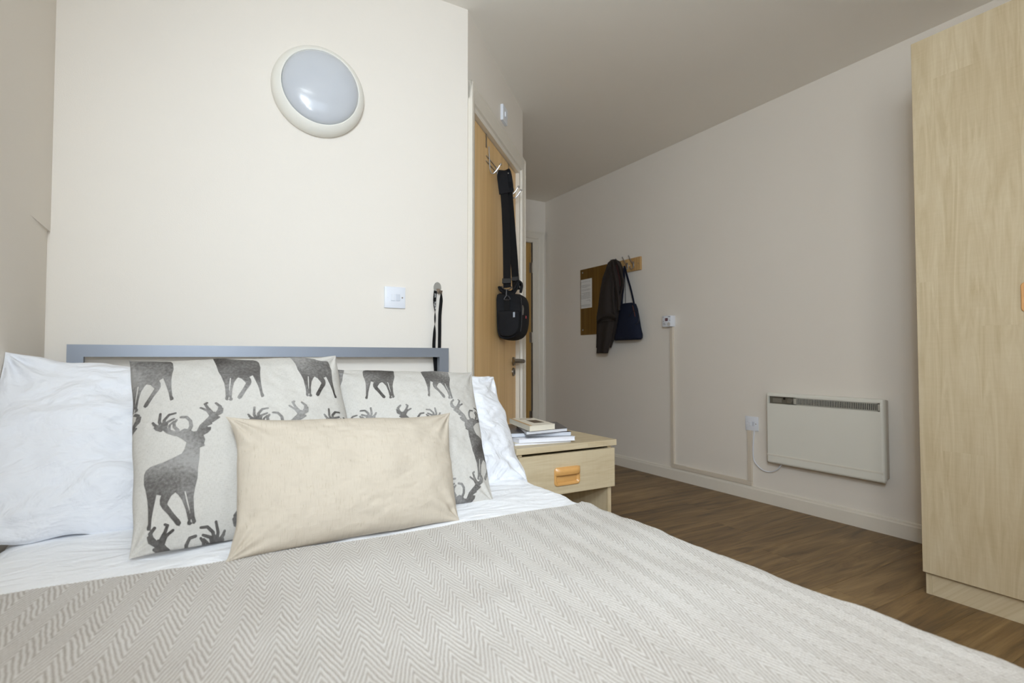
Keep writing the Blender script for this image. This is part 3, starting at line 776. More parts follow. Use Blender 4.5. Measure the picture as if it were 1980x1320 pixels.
def herringbone_throw(name, x0, x1, yA, yBf, zt, R, dropL, dropR, mat, uvrot):
    nu, nv = 170, 150; half = (x1-x0)/2-R; uL = -(half+R*PI/2+dropL); uR = half+R*PI/2+dropR; xc = (x0+x1)/2
    P = np.zeros((nu+1, nv+1, 3)); Uu = np.zeros((nu+1, nv+1, 2))
    for i in range(nu+1):
        u = uL+(uR-uL)*i/nu; x, z, th = bed_profile(u, x0, x1, zt, R, 0); sg = 1 if u >= 0 else -1
        yb_ = yBf(x)
        for j in range(nv+1):
            y = yA+(yb_-yA)*j/nv; d = throw_disp(u, y, th, sg)
            P[i, j] = (x+sg*math.sin(th)*d, y, z+math.cos(th)*d+bed_sag(x, y)); Uu[i, j] = (u+xc, y)
    NU = int((uR-uL)/0.00125); NV = int((yBf(0.2)-yA)/0.0030)
    iu = np.linspace(0, nu, NU+1); iv = np.linspace(0, nv, NV+1)
    up = lambda A: np.swapaxes(catmull_up(np.swapaxes(catmull_up(A, iu), 0, 1), iv), 0, 1)
    Pf = up(P); Uf = up(Uu)
    du = np.gradient(Pf, axis=0); dv_ = np.gradient(Pf, axis=1); Nn = np.cross(du, dv_); Nn /= np.linalg.norm(Nn, axis=2, keepdims=True)
    cr, sr = math.cos(uvrot), math.sin(uvrot)
    U = Uf[..., 0]*cr-Uf[..., 1]*sr; V = Uf[..., 0]*sr+Uf[..., 1]*cr
    PER = 0.0505
    Uw = U+0.006*vnoise(U*9+20, V*9+20, 5)
    fr = Uw/PER-np.floor(Uw/PER); tri = np.abs(fr-0.5)*PER
    jit = 0.0060*vnoise(U*140+30, V*70+30, 6)+0.004*vnoise(U*30+3, V*30+9, 7)
    ph = (V-0.35*U+jit+tri*3.1)/0.0182
    sn = 0.5+0.5*np.sin(ph*2*PI)
    rib = np.clip(sn, 0, 1)**0.6
    amp = 0.80+0.5*vnoise(U*14+11, V*14+5, 8)
    Pf = Pf+Nn*((rib*0.0015*amp)+0.0004*vnoise(U*350+9, V*350+4, 9))[..., None]
    nF = (NU+1)*(NV+1); ix = np.arange(nF).reshape(NU+1, NV+1)
    Q = [np.stack([ix[:-1, :-1], ix[1:, :-1], ix[1:, 1:], ix[:-1, 1:]], -1).reshape(-1, 4)]
    verts = [Pf.reshape(-1, 3)]; UVs = [np.stack([U, V], -1).reshape(-1, 2)]; ribs = [rib.reshape(-1)]; base = nF
    for e, flip in ((ix[0, :], True), (ix[-1, :], False), (ix[:, 0], False), (ix[:, -1], True)):
        vv = Pf.reshape(-1, 3)[e]-Nn.reshape(-1, 3)[e]*0.0045; n = len(e)
        verts.append(vv); UVs.append(UVs[0][e]); ribs.append(ribs[0][e]); nn = base+np.arange(n); base += n
        q = np.stack([e[:-1], e[1:], nn[1:], nn[:-1]], -1); Q.append(q[:, ::-1] if flip else q)
    Pb = P-np.array([0, 0, 0.003]); ib = base+np.arange((nu+1)*(nv+1)).reshape(nu+1, nv+1)
    verts.append(Pb.reshape(-1, 3)); UVs.append(Uu.reshape(-1, 2)); ribs.append(np.zeros((nu+1)*(nv+1)))
    Q.append(np.stack([ib[:-1, :-1], ib[:-1, 1:], ib[1:, 1:], ib[1:, :-1]], -1).reshape(-1, 4))
    Vv = np.concatenate(verts); F = np.concatenate(Q); U2 = np.concatenate(UVs)
    c = np.array([Vv[:, 0].mean(), Vv[:, 1].mean(), Vv[:, 2].min()]); Vv = Vv-c
    me = bpy.data.meshes.new(name); me.vertices.add(len(Vv)); me.vertices.foreach_set('co', Vv.reshape(-1).astype(np.float32))
    me.loops.add(F.size); me.loops.foreach_set('vertex_index', F.reshape(-1).astype(np.int32))
    me.polygons.add(len(F)); me.polygons.foreach_set('loop_start', np.arange(0, F.size, 4, dtype=np.int32))
    me.update(calc_edges=True)
    l = me.uv_layers.new(name='UVMap'); l.data.foreach_set('uv', U2[F.reshape(-1)].reshape(-1).astype(np.float32))
    a_ = me.attributes.new('rib', 'FLOAT', 'POINT'); a_.data.foreach_set('value', np.concatenate(ribs).astype(np.float32))
    me.polygons.foreach_set('use_smooth', np.ones(len(F), bool)); me.materials.append(mat)
    o = bpy.data.objects.new(name, me); o.location = c; C.objects.link(o); return o
tw = herringbone_throw('throw_blanket', -0.380, 0.934, 0.030, throw_end, 0.482, 0.075, 0.12, 0.20, M_throw, math.radians(8.75))
tag(tw, 'cream and beige herringbone woven throw spread over the foot of the bed', 'blanket')

# ------------------------------------------------------------------ cushions and pillows
def sstep(a, b, x):
    t_ = np.clip((x-a)/(b-a), 0, 1); return t_*t_*(3-2*t_)
def pillow(name, TL, TR, BL, BR, Tf, Tb, mat, N=120, inset=(0.03, 0.03), k=5, p=2.4, q=0.55, wr=0.004, seed=1, mask=None, wave=0.0, crease=None, shape=None, sag=0.0):
    TL, TR, BL, BR = [np.array(v, float) for v in (TL, TR, BL, BR)]
    nrm = np.cross(TR-TL, TL-BL); nrm /= np.linalg.norm(nrm)
    if nrm[1] > 0: nrm = -nrm
    verts = []; faces = []; pile = []; uvs = []
    W = np.linalg.norm(TR-TL); Hh = np.linalg.norm(TL-BL)
    def grid(n, sgn, Tk):
        s = np.linspace(-1, 1, n+1); S, R = np.meshgrid(s, s, indexing='ij')   # S across, R up
        # denser towards the seam so the edge turns round smoothly
        S1 = np.sin(S*PI/2)*0.35+S*0.65; R1 = np.sin(R*PI/2)*0.35+R*0.65
        ins = inset if len(inset) == 4 else (inset[0], inset[0], inset[1], inset[1])  # left,right,bottom,top
        ix = np.where(S1 < 0, ins[0], ins[1]); iy = np.where(R1 < 0, ins[2], ins[3])
        ww = wave*np.where(np.abs(S1) > 0.6, 1, 0)*0
        S2 = S1*(1-ix*(1-np.abs(R1)**k)); R2 = R1*(1-iy*(1-np.abs(S1)**k))
        if wave:
            e = (np.abs(R1)**8); R2 = R2+wave*e*vnoise(S1*5+10, R1*0+sgn*0+3, seed+5)
            e = (np.abs(S1)**8); S2 = S2+wave*e*vnoise(R1*4+10, S1+9, seed+6)
        a = (S2+1)/2; b = (R2+1)/2
        Pm = ((1-a)*(1-b))[..., None]*BL+(a*(1-b))[..., None]*BR+((1-a)*b)[..., None]*TL+(a*b)[..., None]*TR
        env = np.clip((1-np.abs(S1)**p)*(1-np.abs(R1)**p), 0, 1)**q
        d = Tk*env
        if shape is not None: d = d*shape(S1, R1)
        cw = np.sqrt(np.clip(env, 0, 1))
        nn = wr*cw*(vnoise(S1*4+7, R1*4+3, seed)*2+vnoise(S1*9+1, R1*9+2, seed+1)+0.5*vnoise(S1*19, R1*19, seed+2))
        # corner gathers: folds radiating from each corner
        for cx, cy in ((-1, -1), (1, -1), (-1, 1), (1, 1)):
            dx = (S1-cx)*W/2; dy = (R1-cy)*Hh/2; rr_ = np.sqrt(dx*dx+dy*dy)+1e-6; an = np.arctan2(dy, dx)
            nn = nn+wr*1.6*np.sin(an*11+seed+cx*2+cy)*np.exp(-(rr_/0.09)**2)*sstep(0.0, 0.03, rr_)*cw
        d = d+nn*1.0
        if crease is not None: d = d+crease(S1, R1)*cw
        P = Pm+nrm*(d*sgn)[..., None]
        if sag: P[..., 2] -= sag*(1-S1**2)*np.clip(R1, 0, 1)
        base = len(verts)//1
        bi = sum(len(x) for x in verts) if verts else 0
        verts.append(P.reshape(-1, 3))
        idx = bi+np.arange((n+1)**2).reshape(n+1, n+1)
        q4 = np.stack([idx[:-1, :-1], idx[1:, :-1], idx[1:, 1:], idx[:-1, 1:]], -1).reshape(-1, 4)
        if sgn < 0: q4 = q4[:, ::-1]
        faces.append(q4)
        uvs.append(np.stack([a*W, b*Hh], -1).reshape(-1, 2))
        if mask is not None and sgn > 0:
            mk = mask(a, b); pile.append(mk.reshape(-1))
            P2 = P+nrm*(mk*0.0012)[..., None]; verts[-1] = P2.reshape(-1, 3)
        else: pile.append(np.zeros((n+1)**2))
    grid(N, 1, Tf); grid(max(24, N//4) if N % 4 == 0 else N, -1, Tb)
    V = np.concatenate(verts); F = np.concatenate(faces); U = np.concatenate(uvs)
    c = np.array([V[:, 0].mean(), V[:, 1].mean(), V[:, 2].min()]); V = V-c
    me = bpy.data.meshes.new(name); me.vertices.add(len(V)); me.vertices.foreach_set('co', V.reshape(-1).astype(np.float32))
    me.loops.add(F.size); me.loops.foreach_set('vertex_index', F.reshape(-1).astype(np.int32))
    me.polygons.add(len(F)); me.polygons.foreach_set('loop_start', np.arange(0, F.size, 4, dtype=np.int32))
    try: me.polygons.foreach_set('loop_total', np.full(len(F), 4, np.int32))
    except Exception: pass
    me.update(calc_edges=True)
    uvl = me.uv_layers.new(name='UVMap'); uvl.data.foreach_set('uv', U[F.reshape(-1)].reshape(-1).astype(np.float32))
    if mask is not None:
        at_ = me.attributes.new('pile', 'FLOAT', 'POINT'); at_.data.foreach_set('value', np.concatenate(pile).astype(np.float32))
    me.polygons.foreach_set('use_smooth', np.ones(len(F), bool))
    me.validate(); me.materials.append(mat)
    o = bpy.data.objects.new(name, me); o.location = c; C.objects.link(o)
    return o

# white pillows, leaning on the headboard
o = pillow('pillow', (-0.405, 1.700, 0.874), (0.22, 1.745, 0.806), (-0.44, 1.465, 0.482), (0.24, 1.465, 0.478), 0.075, 0.075, M_pillowcase, 120, (0.03, 0.02, 0.02, 0.05), 4, 2.2, 0.55, 0.013, 11, wave=0.05,
           shape=lambda S, R: 0.80+0.25*(1-R)/2)
tag(o, 'plump white pillow at the left end of the bed, against the left wall', 'pillow', 'white pillows against the headboard')
o = pillow('pillow', (0.27, 1.735, 0.835), (0.905, 1.690, 0.795), (0.23, 1.48, 0.478), (0.925, 1.475, 0.458), 0.080, 0.070, M_pillowcase, 120, (0.02, 0.03, 0.02, 0.035), 4, 2.2, 0.55, 0.013, 23, wave=0.05)
tag(o, 'white pillow behind the right stag cushion, next to the bedside cabinet', 'pillow', 'white pillows against the headboard')

# ---- stag print, traced as flat silhouettes and rasterised into a point attribute
def inv_h(src, dst):
    A = []; b = []
    for (x, y), (u, v) in zip(src, dst):
        A.append([x, y, 1, 0, 0, 0, -u*x, -u*y]); b.append(u); A.append([0, 0, 0, x, y, 1, -v*x, -v*y]); b.append(v)
    h = np.linalg.solve(np.array(A, float), np.array(b, float)); return np.append(h, 1).reshape(3, 3)
def app(Hm, pts):
    P = np.c_[np.array(pts, float), np.ones(len(pts))] @ Hm.T; return P[:, :2]/P[:, 2:]
BODY = [(118,745),(128,722),(155,706),(225,692),(290,672),(335,655),(352,630),(362,592),(345,578),(322,562),(300,548),(318,528),(350,515),(380,522),(400,535),(425,535),(450,522),(478,512),(502,514),(500,530),(482,548),(458,560),(468,585),(462,605),(466,618),(448,624),(438,628),(436,680),(428,740),(425,800),(412,850),(403,900),(405,960),(410,1005),(418,1030),(408,1042),(396,1040),(386,1030),(388,1012),(380,960),(368,905),(358,868),(350,868),(362,920),(378,975),(388,1010),(398,1036),(385,1048),(370,1047),(366,1036),(372,1024),(358,965),(338,915),(315,885),(300,872),(275,888),(258,918),(252,932),(284,975),(322,1018),(332,1035),(322,1051),(306,1048),(288,1025),(255,985),(225,955),(211,930),(210,905),(218,880),(190,870),(183,900),(172,950),(162,1000),(158,1045),(155,1065),(135,1063),(133,1050),(141,1030),(142,960),(138,900),(128,840),(117,800)]
STROKES = [  # antlers: (points, start radius, end radius)
 ([(350,548),(300,538),(255,520),(225,495),(195,485),(175,470)], 13, 6), ([(222,500),(206,458),(212,412)], 8, 5), ([(230,492),(234,452),(262,424),(298,420)], 8, 5),
 ([(240,505),(250,468),(290,452)], 8, 5), ([(262,520),(265,488),(288,468)], 6, 4), ([(200,488),(182,476),(168,458)], 7, 5), ([(215,510),(192,500),(180,488)], 8, 5),
 ([(312,520),(292,500),(290,478),(304,462)], 8, 5), ([(330,448),(362,450),(384,472),(388,502),(376,528)], 6, 8),
 ([(436,545),(452,505),(488,470),(530,442),(550,412),(554,388),(530,370)], 15, 6), ([(505,450),(480,418),(442,402)], 8, 5), ([(518,440),(482,402),(466,376),(478,368)], 8, 5),
 ([(535,440),(560,425),(565,400)], 8, 5), ([(470,492),(510,478),(545,455)], 8, 6), ([(478,480),(500,450),(520,430)], 8, 7), ([(455,520),(480,500),(502,492)], 8, 5)]
Q1 = [(30, 120), (1224, 78), (45, 1245), (1431, 1035)]   # cushion corners in trace units TL,TR,BL,BR
H1 = inv_h(Q1, [(0, 1), (1, 1), (0, 0), (1, 0)])
SIZE = 0.45
body_t = app(H1, BODY)*SIZE; cen = app(H1, [(260, 780)])[0]*SIZE
str_t = [(app(H1, p)*SIZE, r0*SIZE/1040, r1*SIZE/960) for p, r0, r1 in STROKES]
def sd_poly(px, py, poly):
    d = np.full(px.shape, 1e9); ins = np.zeros(px.shape, bool); n = len(poly)
    for i in range(n):
        ax, ay = poly[i]; bx_, by = poly[(i+1) % n]
        ex, ey = bx_-ax, by-ay; t_ = np.clip(((px-ax)*ex+(py-ay)*ey)/(ex*ex+ey*ey+1e-12), 0, 1)
        d = np.minimum(d, np.hypot(px-ax-t_*ex, py-ay-t_*ey))
        c = ((ay > py) != (by > py)) & (px < (bx_-ax)*(py-ay)/(by-ay+1e-12)+ax); ins ^= c
    return np.where(ins, -d, d)
def sd_stroke(px, py, pts, r0, r1):
    d = np.full(px.shape, 1e9); L = len(pts)-1
    for i in range(L):
        ax, ay = pts[i]; bx_, by = pts[i+1]; ex, ey = bx_-ax, by-ay
        t_ = np.clip(((px-ax)*ex+(py-ay)*ey)/(ex*ex+ey*ey+1e-12), 0, 1)
        d = np.minimum(d, np.hypot(px-ax-t_*ex, py-ay-t_*ey)-(r0+(r1-r0)*(i+t_)/L))
    return d
def stag_mask(places):
    """places: (x, y of body centre in metres on the cushion, mirror, scale)"""
    def f(a, b):
        X = a*SIZE; Y = b*SIZE; D = np.full(X.shape, 1e9)
        for cx, cy, mir, sc in places:
            sx = -1 if mir else 1
            lx = (X-cx)/sc*sx+cen[0]; ly = (Y-cy)/sc+cen[1]
            sel = (np.abs(lx-cen[0]) < 0.22) & (np.abs(ly-cen[1]) < 0.22)
            if not sel.any(): continue
            px, py = lx[sel], ly[sel]; d = sd_poly(px, py, body_t)
            for p, r0, r1 in str_t: d = np.minimum(d, sd_stroke(px, py, p, r0, r1))
            D[sel] = np.minimum(D[sel], d*sc)
        return 1-sstep(-0.0010, 0.0012, D)
    return f
def loc1(x, y): return tuple(app(H1, [(x, y)])[0]*SIZE)
pl1 = []
for (x, y, m, k) in ((262, 838, 0, .94), (800, 800, 0, .94), (1250, 755, 0, .93), (-240, 860, 0, .93), (165, 215, 1, .92), (660, 215, 1, .92), (1092, 190, 1, .90), (525, 1500, 1, .94), (985, 1400, 1, .94)):
    p = loc1(x, y); pl1.append((p[0], p[1], m, k))
N_ST = 400
o = pillow('cushion', (-0.139, 1.475, 0.855), (0.314, 1.480, 0.868), (-0.108, 1.232, 0.489), (0.345, 1.260, 0.489), 0.072, 0.060, M_deer, N_ST, (0.028, 0.024, 0.018, 0.024), 5, 2.5, 0.55, 0.0035, 31, mask=stag_mask(pl1), wave=0.02)
tag(o, 'grey stag print linen cushion on the left, one whole stag in view', 'cushion', 'cushions in front of the pillows')
# the second cushion carries the rows the other way round; corners in its own trace units
Q2 = [(51, 125), (1056, 135), (15, 1221), (1217, 1063)]
H2 = inv_h(Q2, [(0, 1), (1, 1), (0, 0), (1, 0)])
def loc2(x, y): return tuple(app(H2, [(x, y)])[0]*SIZE)
pl2 = []
for (x, y, m) in ((380, 210, 0), (775, 210, 0), (1215, 210, 0), (20, 210, 0), (310, 805, 1), (770, 785, 1), (1130, 705, 1), (920, 1300, 0), (480, 1380, 0)):
    p = loc2(x, y); pl2.append((p[0], p[1], m, 0.92))
o = pillow('cushion', (0.308, 1.545, 0.830), (0.737, 1.520, 0.818), (0.245, 1.315, 0.480), (0.684, 1.275, 0.476), 0.070, 0.055, M_deer, N_ST, (0.02, 0.030, 0.018, 0.024), 5, 2.5, 0.55, 0.0035, 47, mask=stag_mask(pl2), wave=0.02)
tag(o, 'grey stag print linen cushion on the right, half hidden behind the plain cushion', 'cushion', 'cushions in front of the pillows')
def lumbar_crease(S, R):
    c = -0.012*np.exp(-((S+0.93)**2/0.004+(R-0.50)**2/0.006))-0.010*np.exp(-((S+0.90)**2/0.004+(R+0.52)**2/0.010))
    c = c-0.014*np.exp(-((S-0.94)**2/0.003+(R+0.80)**2/0.006))
    return c
o = pillow('cushion', (0.046, 1.250, 0.742), (0.556, 1.272, 0.722), (0.042, 1.122, 0.487), (0.528, 1.152, 0.483), 0.060, 0.045, M_linen, 200, (0.085, 0.045, 0.045, 0.085), 5, 2.6, 0.5, 0.0035, 61, wave=0.02, crease=lumbar_crease)
tag(o, 'plain cream linen lumbar cushion standing in front of the stag cushions', 'cushion', 'cushions in front of the pillows')

# ------------------------------------------------------------------ wardrobe
WX, WY1, WSP, WY0 = 2.300, 0.9655, 0.600, 0.235
t = thing('wardrobe', 'tall pale maple two-door wardrobe against the right wall', 'wardrobe', (2.61, 0.6, 0))
for a, b in ((WY1-0.020, WY1-0.002), (WY0+0.002, WY0+0.020)):
    obj('side_panel', bx((WX+0.020, a, 0), (XR-0.018, b, 2.040)), M_maple, t, world=True)
obj('top_panel', bx((WX+0.020, WY0+0.02, 2.022), (XR-0.018, WY1-0.02, 2.040)), M_maple_h, t, world=True)
obj('back_panel', bx((XR-0.026, WY0+0.02, 0.08), (XR-0.018, WY1-0.02, 2.022)), M_maple, t, world=True)
obj('base_panel', bx((WX+0.022, WY0+0.02, 0.082), (XR-0.03, WY1-0.02, 0.100)), M_maple, t, world=True)
obj('plinth', bx((WX+0.0215, WY0+0.02, 0), (WX+0.038, WY1-0.0203, 0.080)), M_maple_h, t, world=True)
wd = []
for a, b in ((WSP+0.0015, WY1), (WY0, WSP-0.0015)):
    wd.append(obj('door', bx((WX, a, 0.082), (WX+0.018, b, 2.0435), 0.001, 1), M_maple, t, world=True))
RYZ = Matrix.Rotation(-PI/2, 4, 'Z')
for dobj, yc in ((wd[0], 0.640), (wd[1], 0.560)):
    M = Matrix.Translation((WX, yc, 1.059)) @ RYZ @ Matrix.Rotation(PI/2, 4, 'Y')
    h_ = cup_pull(dobj, M, 0.096, 0.062, M_peach); h_['label'] = 'peach coloured moulded cup handle'

# ------------------------------------------------------------------ panel heater
HX0, HX1, HY0, HY1, HZ0, HZ1 = 2.850, 2.930, 1.345, 1.968, 0.258, 0.662
t = thing('panel_heater', 'off white electric panel heater mounted low on the right wall', 'heater', (HX1, (HY0+HY1)/2, HZ0))
front = obj('front_cover', bx((HX0, HY0, HZ0), (HX0+0.034, HY1, HZ1), 0.013, 5), M_heater, t, world=True)
cut(front, (lambda b: (b.transform(Matrix.Translation(-Vector((HX1, (HY0+HY1)/2, HZ0)))), b)[1])(bx((HX0-0.02, 1.360, 0.601), (HX0+0.018, 1.950, 0.6425))))
# chamfered lower edge strip
bm = B(); prism(bm, [(HX0-0.0016, 0.312), (HX0-0.0016, 0.306), (HX0+0.014, HZ0-0.001), (HX0+0.030, HZ0-0.001), (HX0+0.030, 0.312)], 'Y', HY0+0.006, HY1-0.006)
bmesh.ops.recalc_face_normals(bm, faces=bm.faces[:])
obj('lower_lip', bm, plain('heater_lip', (228, 225, 214), 0.5, var=0.01), t, world=True)
obj('casing', bx((HX0+0.030, HY0+0.012, HZ0+0.010), (HX1, HY1-0.012, HZ1-0.006), 0.008, 2), M_heater_side, t, world=True, smooth=True)
pn = obj('control_panel', bx((HX0+0.012, 1.800, 0.602), (HX0+0.019, 1.949, 0.642)), M_panel, t, world=True, label='dark smoked control panel')
bm = B(); lathe(bm, [(0, 0.008), (0.014, 0.008), (0.016, 0.006), (0.0165, 0)], (HX0+0.012, 1.825, 0.621), (-1, 0, 0), 32); obj('thermostat_dial', bm, plain('dial_grey', (108, 104, 94), 0.4), pn, world=True, smooth=True)
obj('label_plate', bx((HX0+0.0112, 1.875, 0.608), (HX0+0.012, 1.930, 0.632), 0), plain('grey_label', (126, 122, 112), 0.5, var=0.25, nscale=300), pn, world=True)
obj('dial_arrow', bx((HX0+0.0110, 1.853, 0.626), (HX0+0.012, 1.866, 0.638), 0), M_black, pn, world=True)
obj('grille_backing', bx((HX0+0.013, 1.361, 0.602), (HX0+0.019, 1.799, 0.642)), M_dark, t, world=True)
gm = plain('heater_grille', (176, 174, 164), 0.45, var=0.02)
bm = B()
for lo, hi in (((1.361, 0.6015), (1.799, 0.606)), ((1.361, 0.6375), (1.799, 0.642)), ((1.361, 0.6015), (1.372, 0.642)), ((1.785, 0.6015), (1.799, 0.642))):
    box(bm, (HX0+0.002, lo[0], lo[1]), (HX0+0.016, hi[0], hi[1]))
obj('grille_frame', bm, gm, t, world=True)
ns = 48; first = None
for k in range(ns):
    yc = 1.372+(1.785-1.372)*(k+0.5)/ns+0.0022
    if first is None:
        first = obj('grille_slat', bx((-0.002, -0.0017, 0), (0.002, 0.0017, 0.033)), gm, t); o = first
    else: o = first.copy(); C.objects.link(o)
    o.location = Vector((HX0+0.004, yc, 0.605))-t.location
bm = B()
pth = smooth_path([at(1458.5, 833, X=2.922), at(1457, 850, X=2.918), at(1456, 868, X=2.918), at(1457.5, 888, X=2.918), at(1465, 900, X=2.916), at(1476, 909, X=2.914), at(1489, 912, X=2.912), at(1500, 909, X=2.905), at(1508, 902, X=2.900), at(1514, 892, X=2.895)], 6)
tube(bm, pth, 0.0034, 8); obj('power_cable', bm, M_white_plastic, t, world=True, smooth=True)

# ------------------------------------------------------------------ thermostat and trunking
f0 = at(1280.3, 612, X=2.882); f1 = at(1296.3, 612, X=2.882); yt0, yt1 = f1.y, f0.y
zt1, zt0 = at(1288, 610.2, X=2.882).z, at(1288, 631.5, X=2.882).z
t = thing('thermostat', 'small white box thermostat with red display on the right wall', 'thermostat', (XR, (yt0+yt1)/2, zt0))
obj('case', bx((2.882, yt0, zt0), (XR, yt1, zt1), 0.003, 2), M_white_plastic, t, world=True, smooth=True)
w_ = yt1-yt0; hh_ = zt1-zt0
def onT(a0, a1, b0, b1, th=0.0008): return bx((2.882-th, yt1-w_*a1, zt1-hh_*b1), (2.8825, yt1-w_*a0, zt1-hh_*b0))
obj('display', onT(0.36, 0.68, 0.22, 0.48), plain('dark_red_display', (92, 40, 50), 0.3), t, world=True, label='dark red square display')
obj('display_digits', onT(0.44, 0.60, 0.33, 0.37, 0.0012), plain('pale_digits', (190, 150, 160), 0.4), t, world=True)
for a0, a1, b0, b1 in ((0.06, 0.2, 0.10, 0.13), (0.70, 0.98, 0.08, 0.13), (0.12, 0.36, 0.66, 0.69), (0.12, 0.42, 0.78, 0.81), (0.13, 0.18, 0.46, 0.53), (0.88, 0.94, 0.40, 0.48)):
    obj('printed_mark', onT(a0, a1, b0, b1), M_grey_slot, t, world=True)
bm = B(); lathe(bm, [(0, 0.003), (0.013, 0.003), (0.014, 0.0)], (2.882, yt1-w_*0.80, zt1-hh_*0.78), (-1, 0, 0), 24); obj('dial', bm, plain('dial_white', (200, 198, 196), 0.4), t, world=True)
t = thing('cable_trunking', 'cream cable trunking from the thermostat along the baseboard to the spur plate', 'trunking', (XR, 2.4, 0.084))
obj('trunking_length', bx((XR-0.016, 2.735, 0.1115), (XR, 2.762, zt0), 0.001, 1), M_trunk, t, world=True)
obj('trunking_length', bx((XR-0.016, 2.114, 0.084), (XR, 2.762, 0.110), 0.001, 1), M_trunk, t, world=True)
obj('trunking_length', bx((XR-0.016, 2.114, 0.1115), (XR, 2.140, 0.418), 0.001, 1), M_trunk, t, world=True)

# ------------------------------------------------------------------ mirror, notice, coat rail
ym1, ym0 = at(1122, 560, X=2.924).y, at(1181, 520, X=2.924).y
zm1, zm0 = at(1122, 522, X=2.924).z, at(1124, 648, X=2.924).z
mm = NT('mirror_silver'); mm.set(mm.mix(mm.noise(mm.coord(), 3, 2), srgb(176, 170, 150), srgb(184, 178, 158)), 0.03, 1.0)
t = thing('wall_mirror', 'frameless screwed wall mirror reflecting a wooden door, partly behind the coat', 'mirror', (XR, (ym0+ym1)/2, zm0))
obj('mirror_glass', bx((2.924, ym0, zm0), (XR, ym1, zm1), 0.0015, 1), mm.m, t, world=True)
for y_, z_ in ((ym1-0.035, zm1-0.030), (ym0+0.035, zm1-0.030), (ym1-0.035, zm0+0.045), (ym0+0.035, zm0+0.045)):
    bm = B(); lathe(bm, [(0, 0.005), (0.004, 0.0045), (0.007, 0.002), (0.0075, 0)], (2.924, y_, z_), (-1, 0, 0), 16); obj('mirror_screw', bm, M_chrome, t, world=True, smooth=True)
pa, pb = at(1123, 541.5, X=2.923), at(1144.5, 594, X=2.923)
nt_ = NT('printed_sheet'); spn = nt_.node('ShaderNodeSeparateXYZ'); tcn = nt_.node('ShaderNodeTexCoord'); nt_.link(tcn.outputs['Generated'], spn.inputs[0])
ln = nt_.math('GREATER_THAN', nt_.math('FRACT', nt_.math('MULTIPLY', spn.outputs[2], 26)), 0.62)
par = nt_.noise(nt_.coord('Generated', (0.3, 0.3, 9)), 1.0, 1); wrd = nt_.noise(nt_.coord('Generated', (1, 26, 26)), 1.0, 1)
inkm = nt_.math('MULTIPLY', nt_.math('MULTIPLY', ln, nt_.math('GREATER_THAN', par, 0.46)), nt_.math('GREATER_THAN', wrd, 0.40))
inkm = nt_.math('MULTIPLY', inkm, nt_.math('MULTIPLY', nt_.math('LESS_THAN', spn.outputs[2], 0.92), nt_.math('GREATER_THAN', spn.outputs[1], 0.12)))
nt_.set(nt_.mix(nt_.math('MULTIPLY', inkm, 0.6), srgb(226, 226, 224), srgb(90, 88, 86)), 0.7)
tag(obj('notice_sheet', bx((2.9232, pb.y, pb.z), (2.9240, pa.y, pa.z)), nt_.m), 'white printed paper notice stuck on the left edge of the mirror', 'paper')

ra, rb = at(1238, 495, X=2.912), at(1238, 521, X=2.912)
ry0, rz1, rz0 = ra.y, ra.z, rb.z; ry1 = ry0+0.335
t = thing('coat_rail', 'short oak coat rail with metal hooks on the right wall', 'coat rack', (XR, (ry0+ry1)/2, rz0))
obj('rail_board', bx((2.912, ry0, rz0), (XR, ry1, rz1), 0.004, 2), M_oak_rail, t, world=True)
hooksY = [ry0+0.075, ry0+0.145, ry0+0.225, ry0+0.285]
for y_ in hooksY:
    zc = (rz0+rz1)/2
    bm = B(); box(bm, (2.908, y_-0.007, zc-0.028), (2.912, y_+0.007, zc+0.022), 0.001, 1)
    tube(bm, smooth_path([(2.910, y_, zc), (2.895, y_, zc+0.012), (2.872, y_, zc+0.045), (2.862, y_, zc+0.060)], 5), 0.0033, 8)
    tube(bm, smooth_path([(2.910, y_, zc-0.016), (2.898, y_, zc-0.034), (2.882, y_, zc-0.036), (2.872, y_, zc-0.020)], 5), 0.0033, 8)
    bmesh.ops.create_uvsphere(bm, u_segments=10, v_segments=8, radius=0.0055, matrix=Matrix.Translation((2.861, y_, zc+0.062)))
    bmesh.ops.create_uvsphere(bm, u_segments=10, v_segments=8, radius=0.0050, matrix=Matrix.Translation((2.871, y_, zc-0.018)))
    obj('coat_hook', bm, M_chrome, t, world=True, smooth=True)
for y_ in (ry0+0.022, ry1-0.022):
    bm = B(); lathe(bm, [(0, 0.001), (0.004, 0.001), (0.0045, 0)], (2.912, y_, (rz0+rz1)/2), (-1, 0, 0), 12); obj('screw', bm, M_steel, t, world=True)

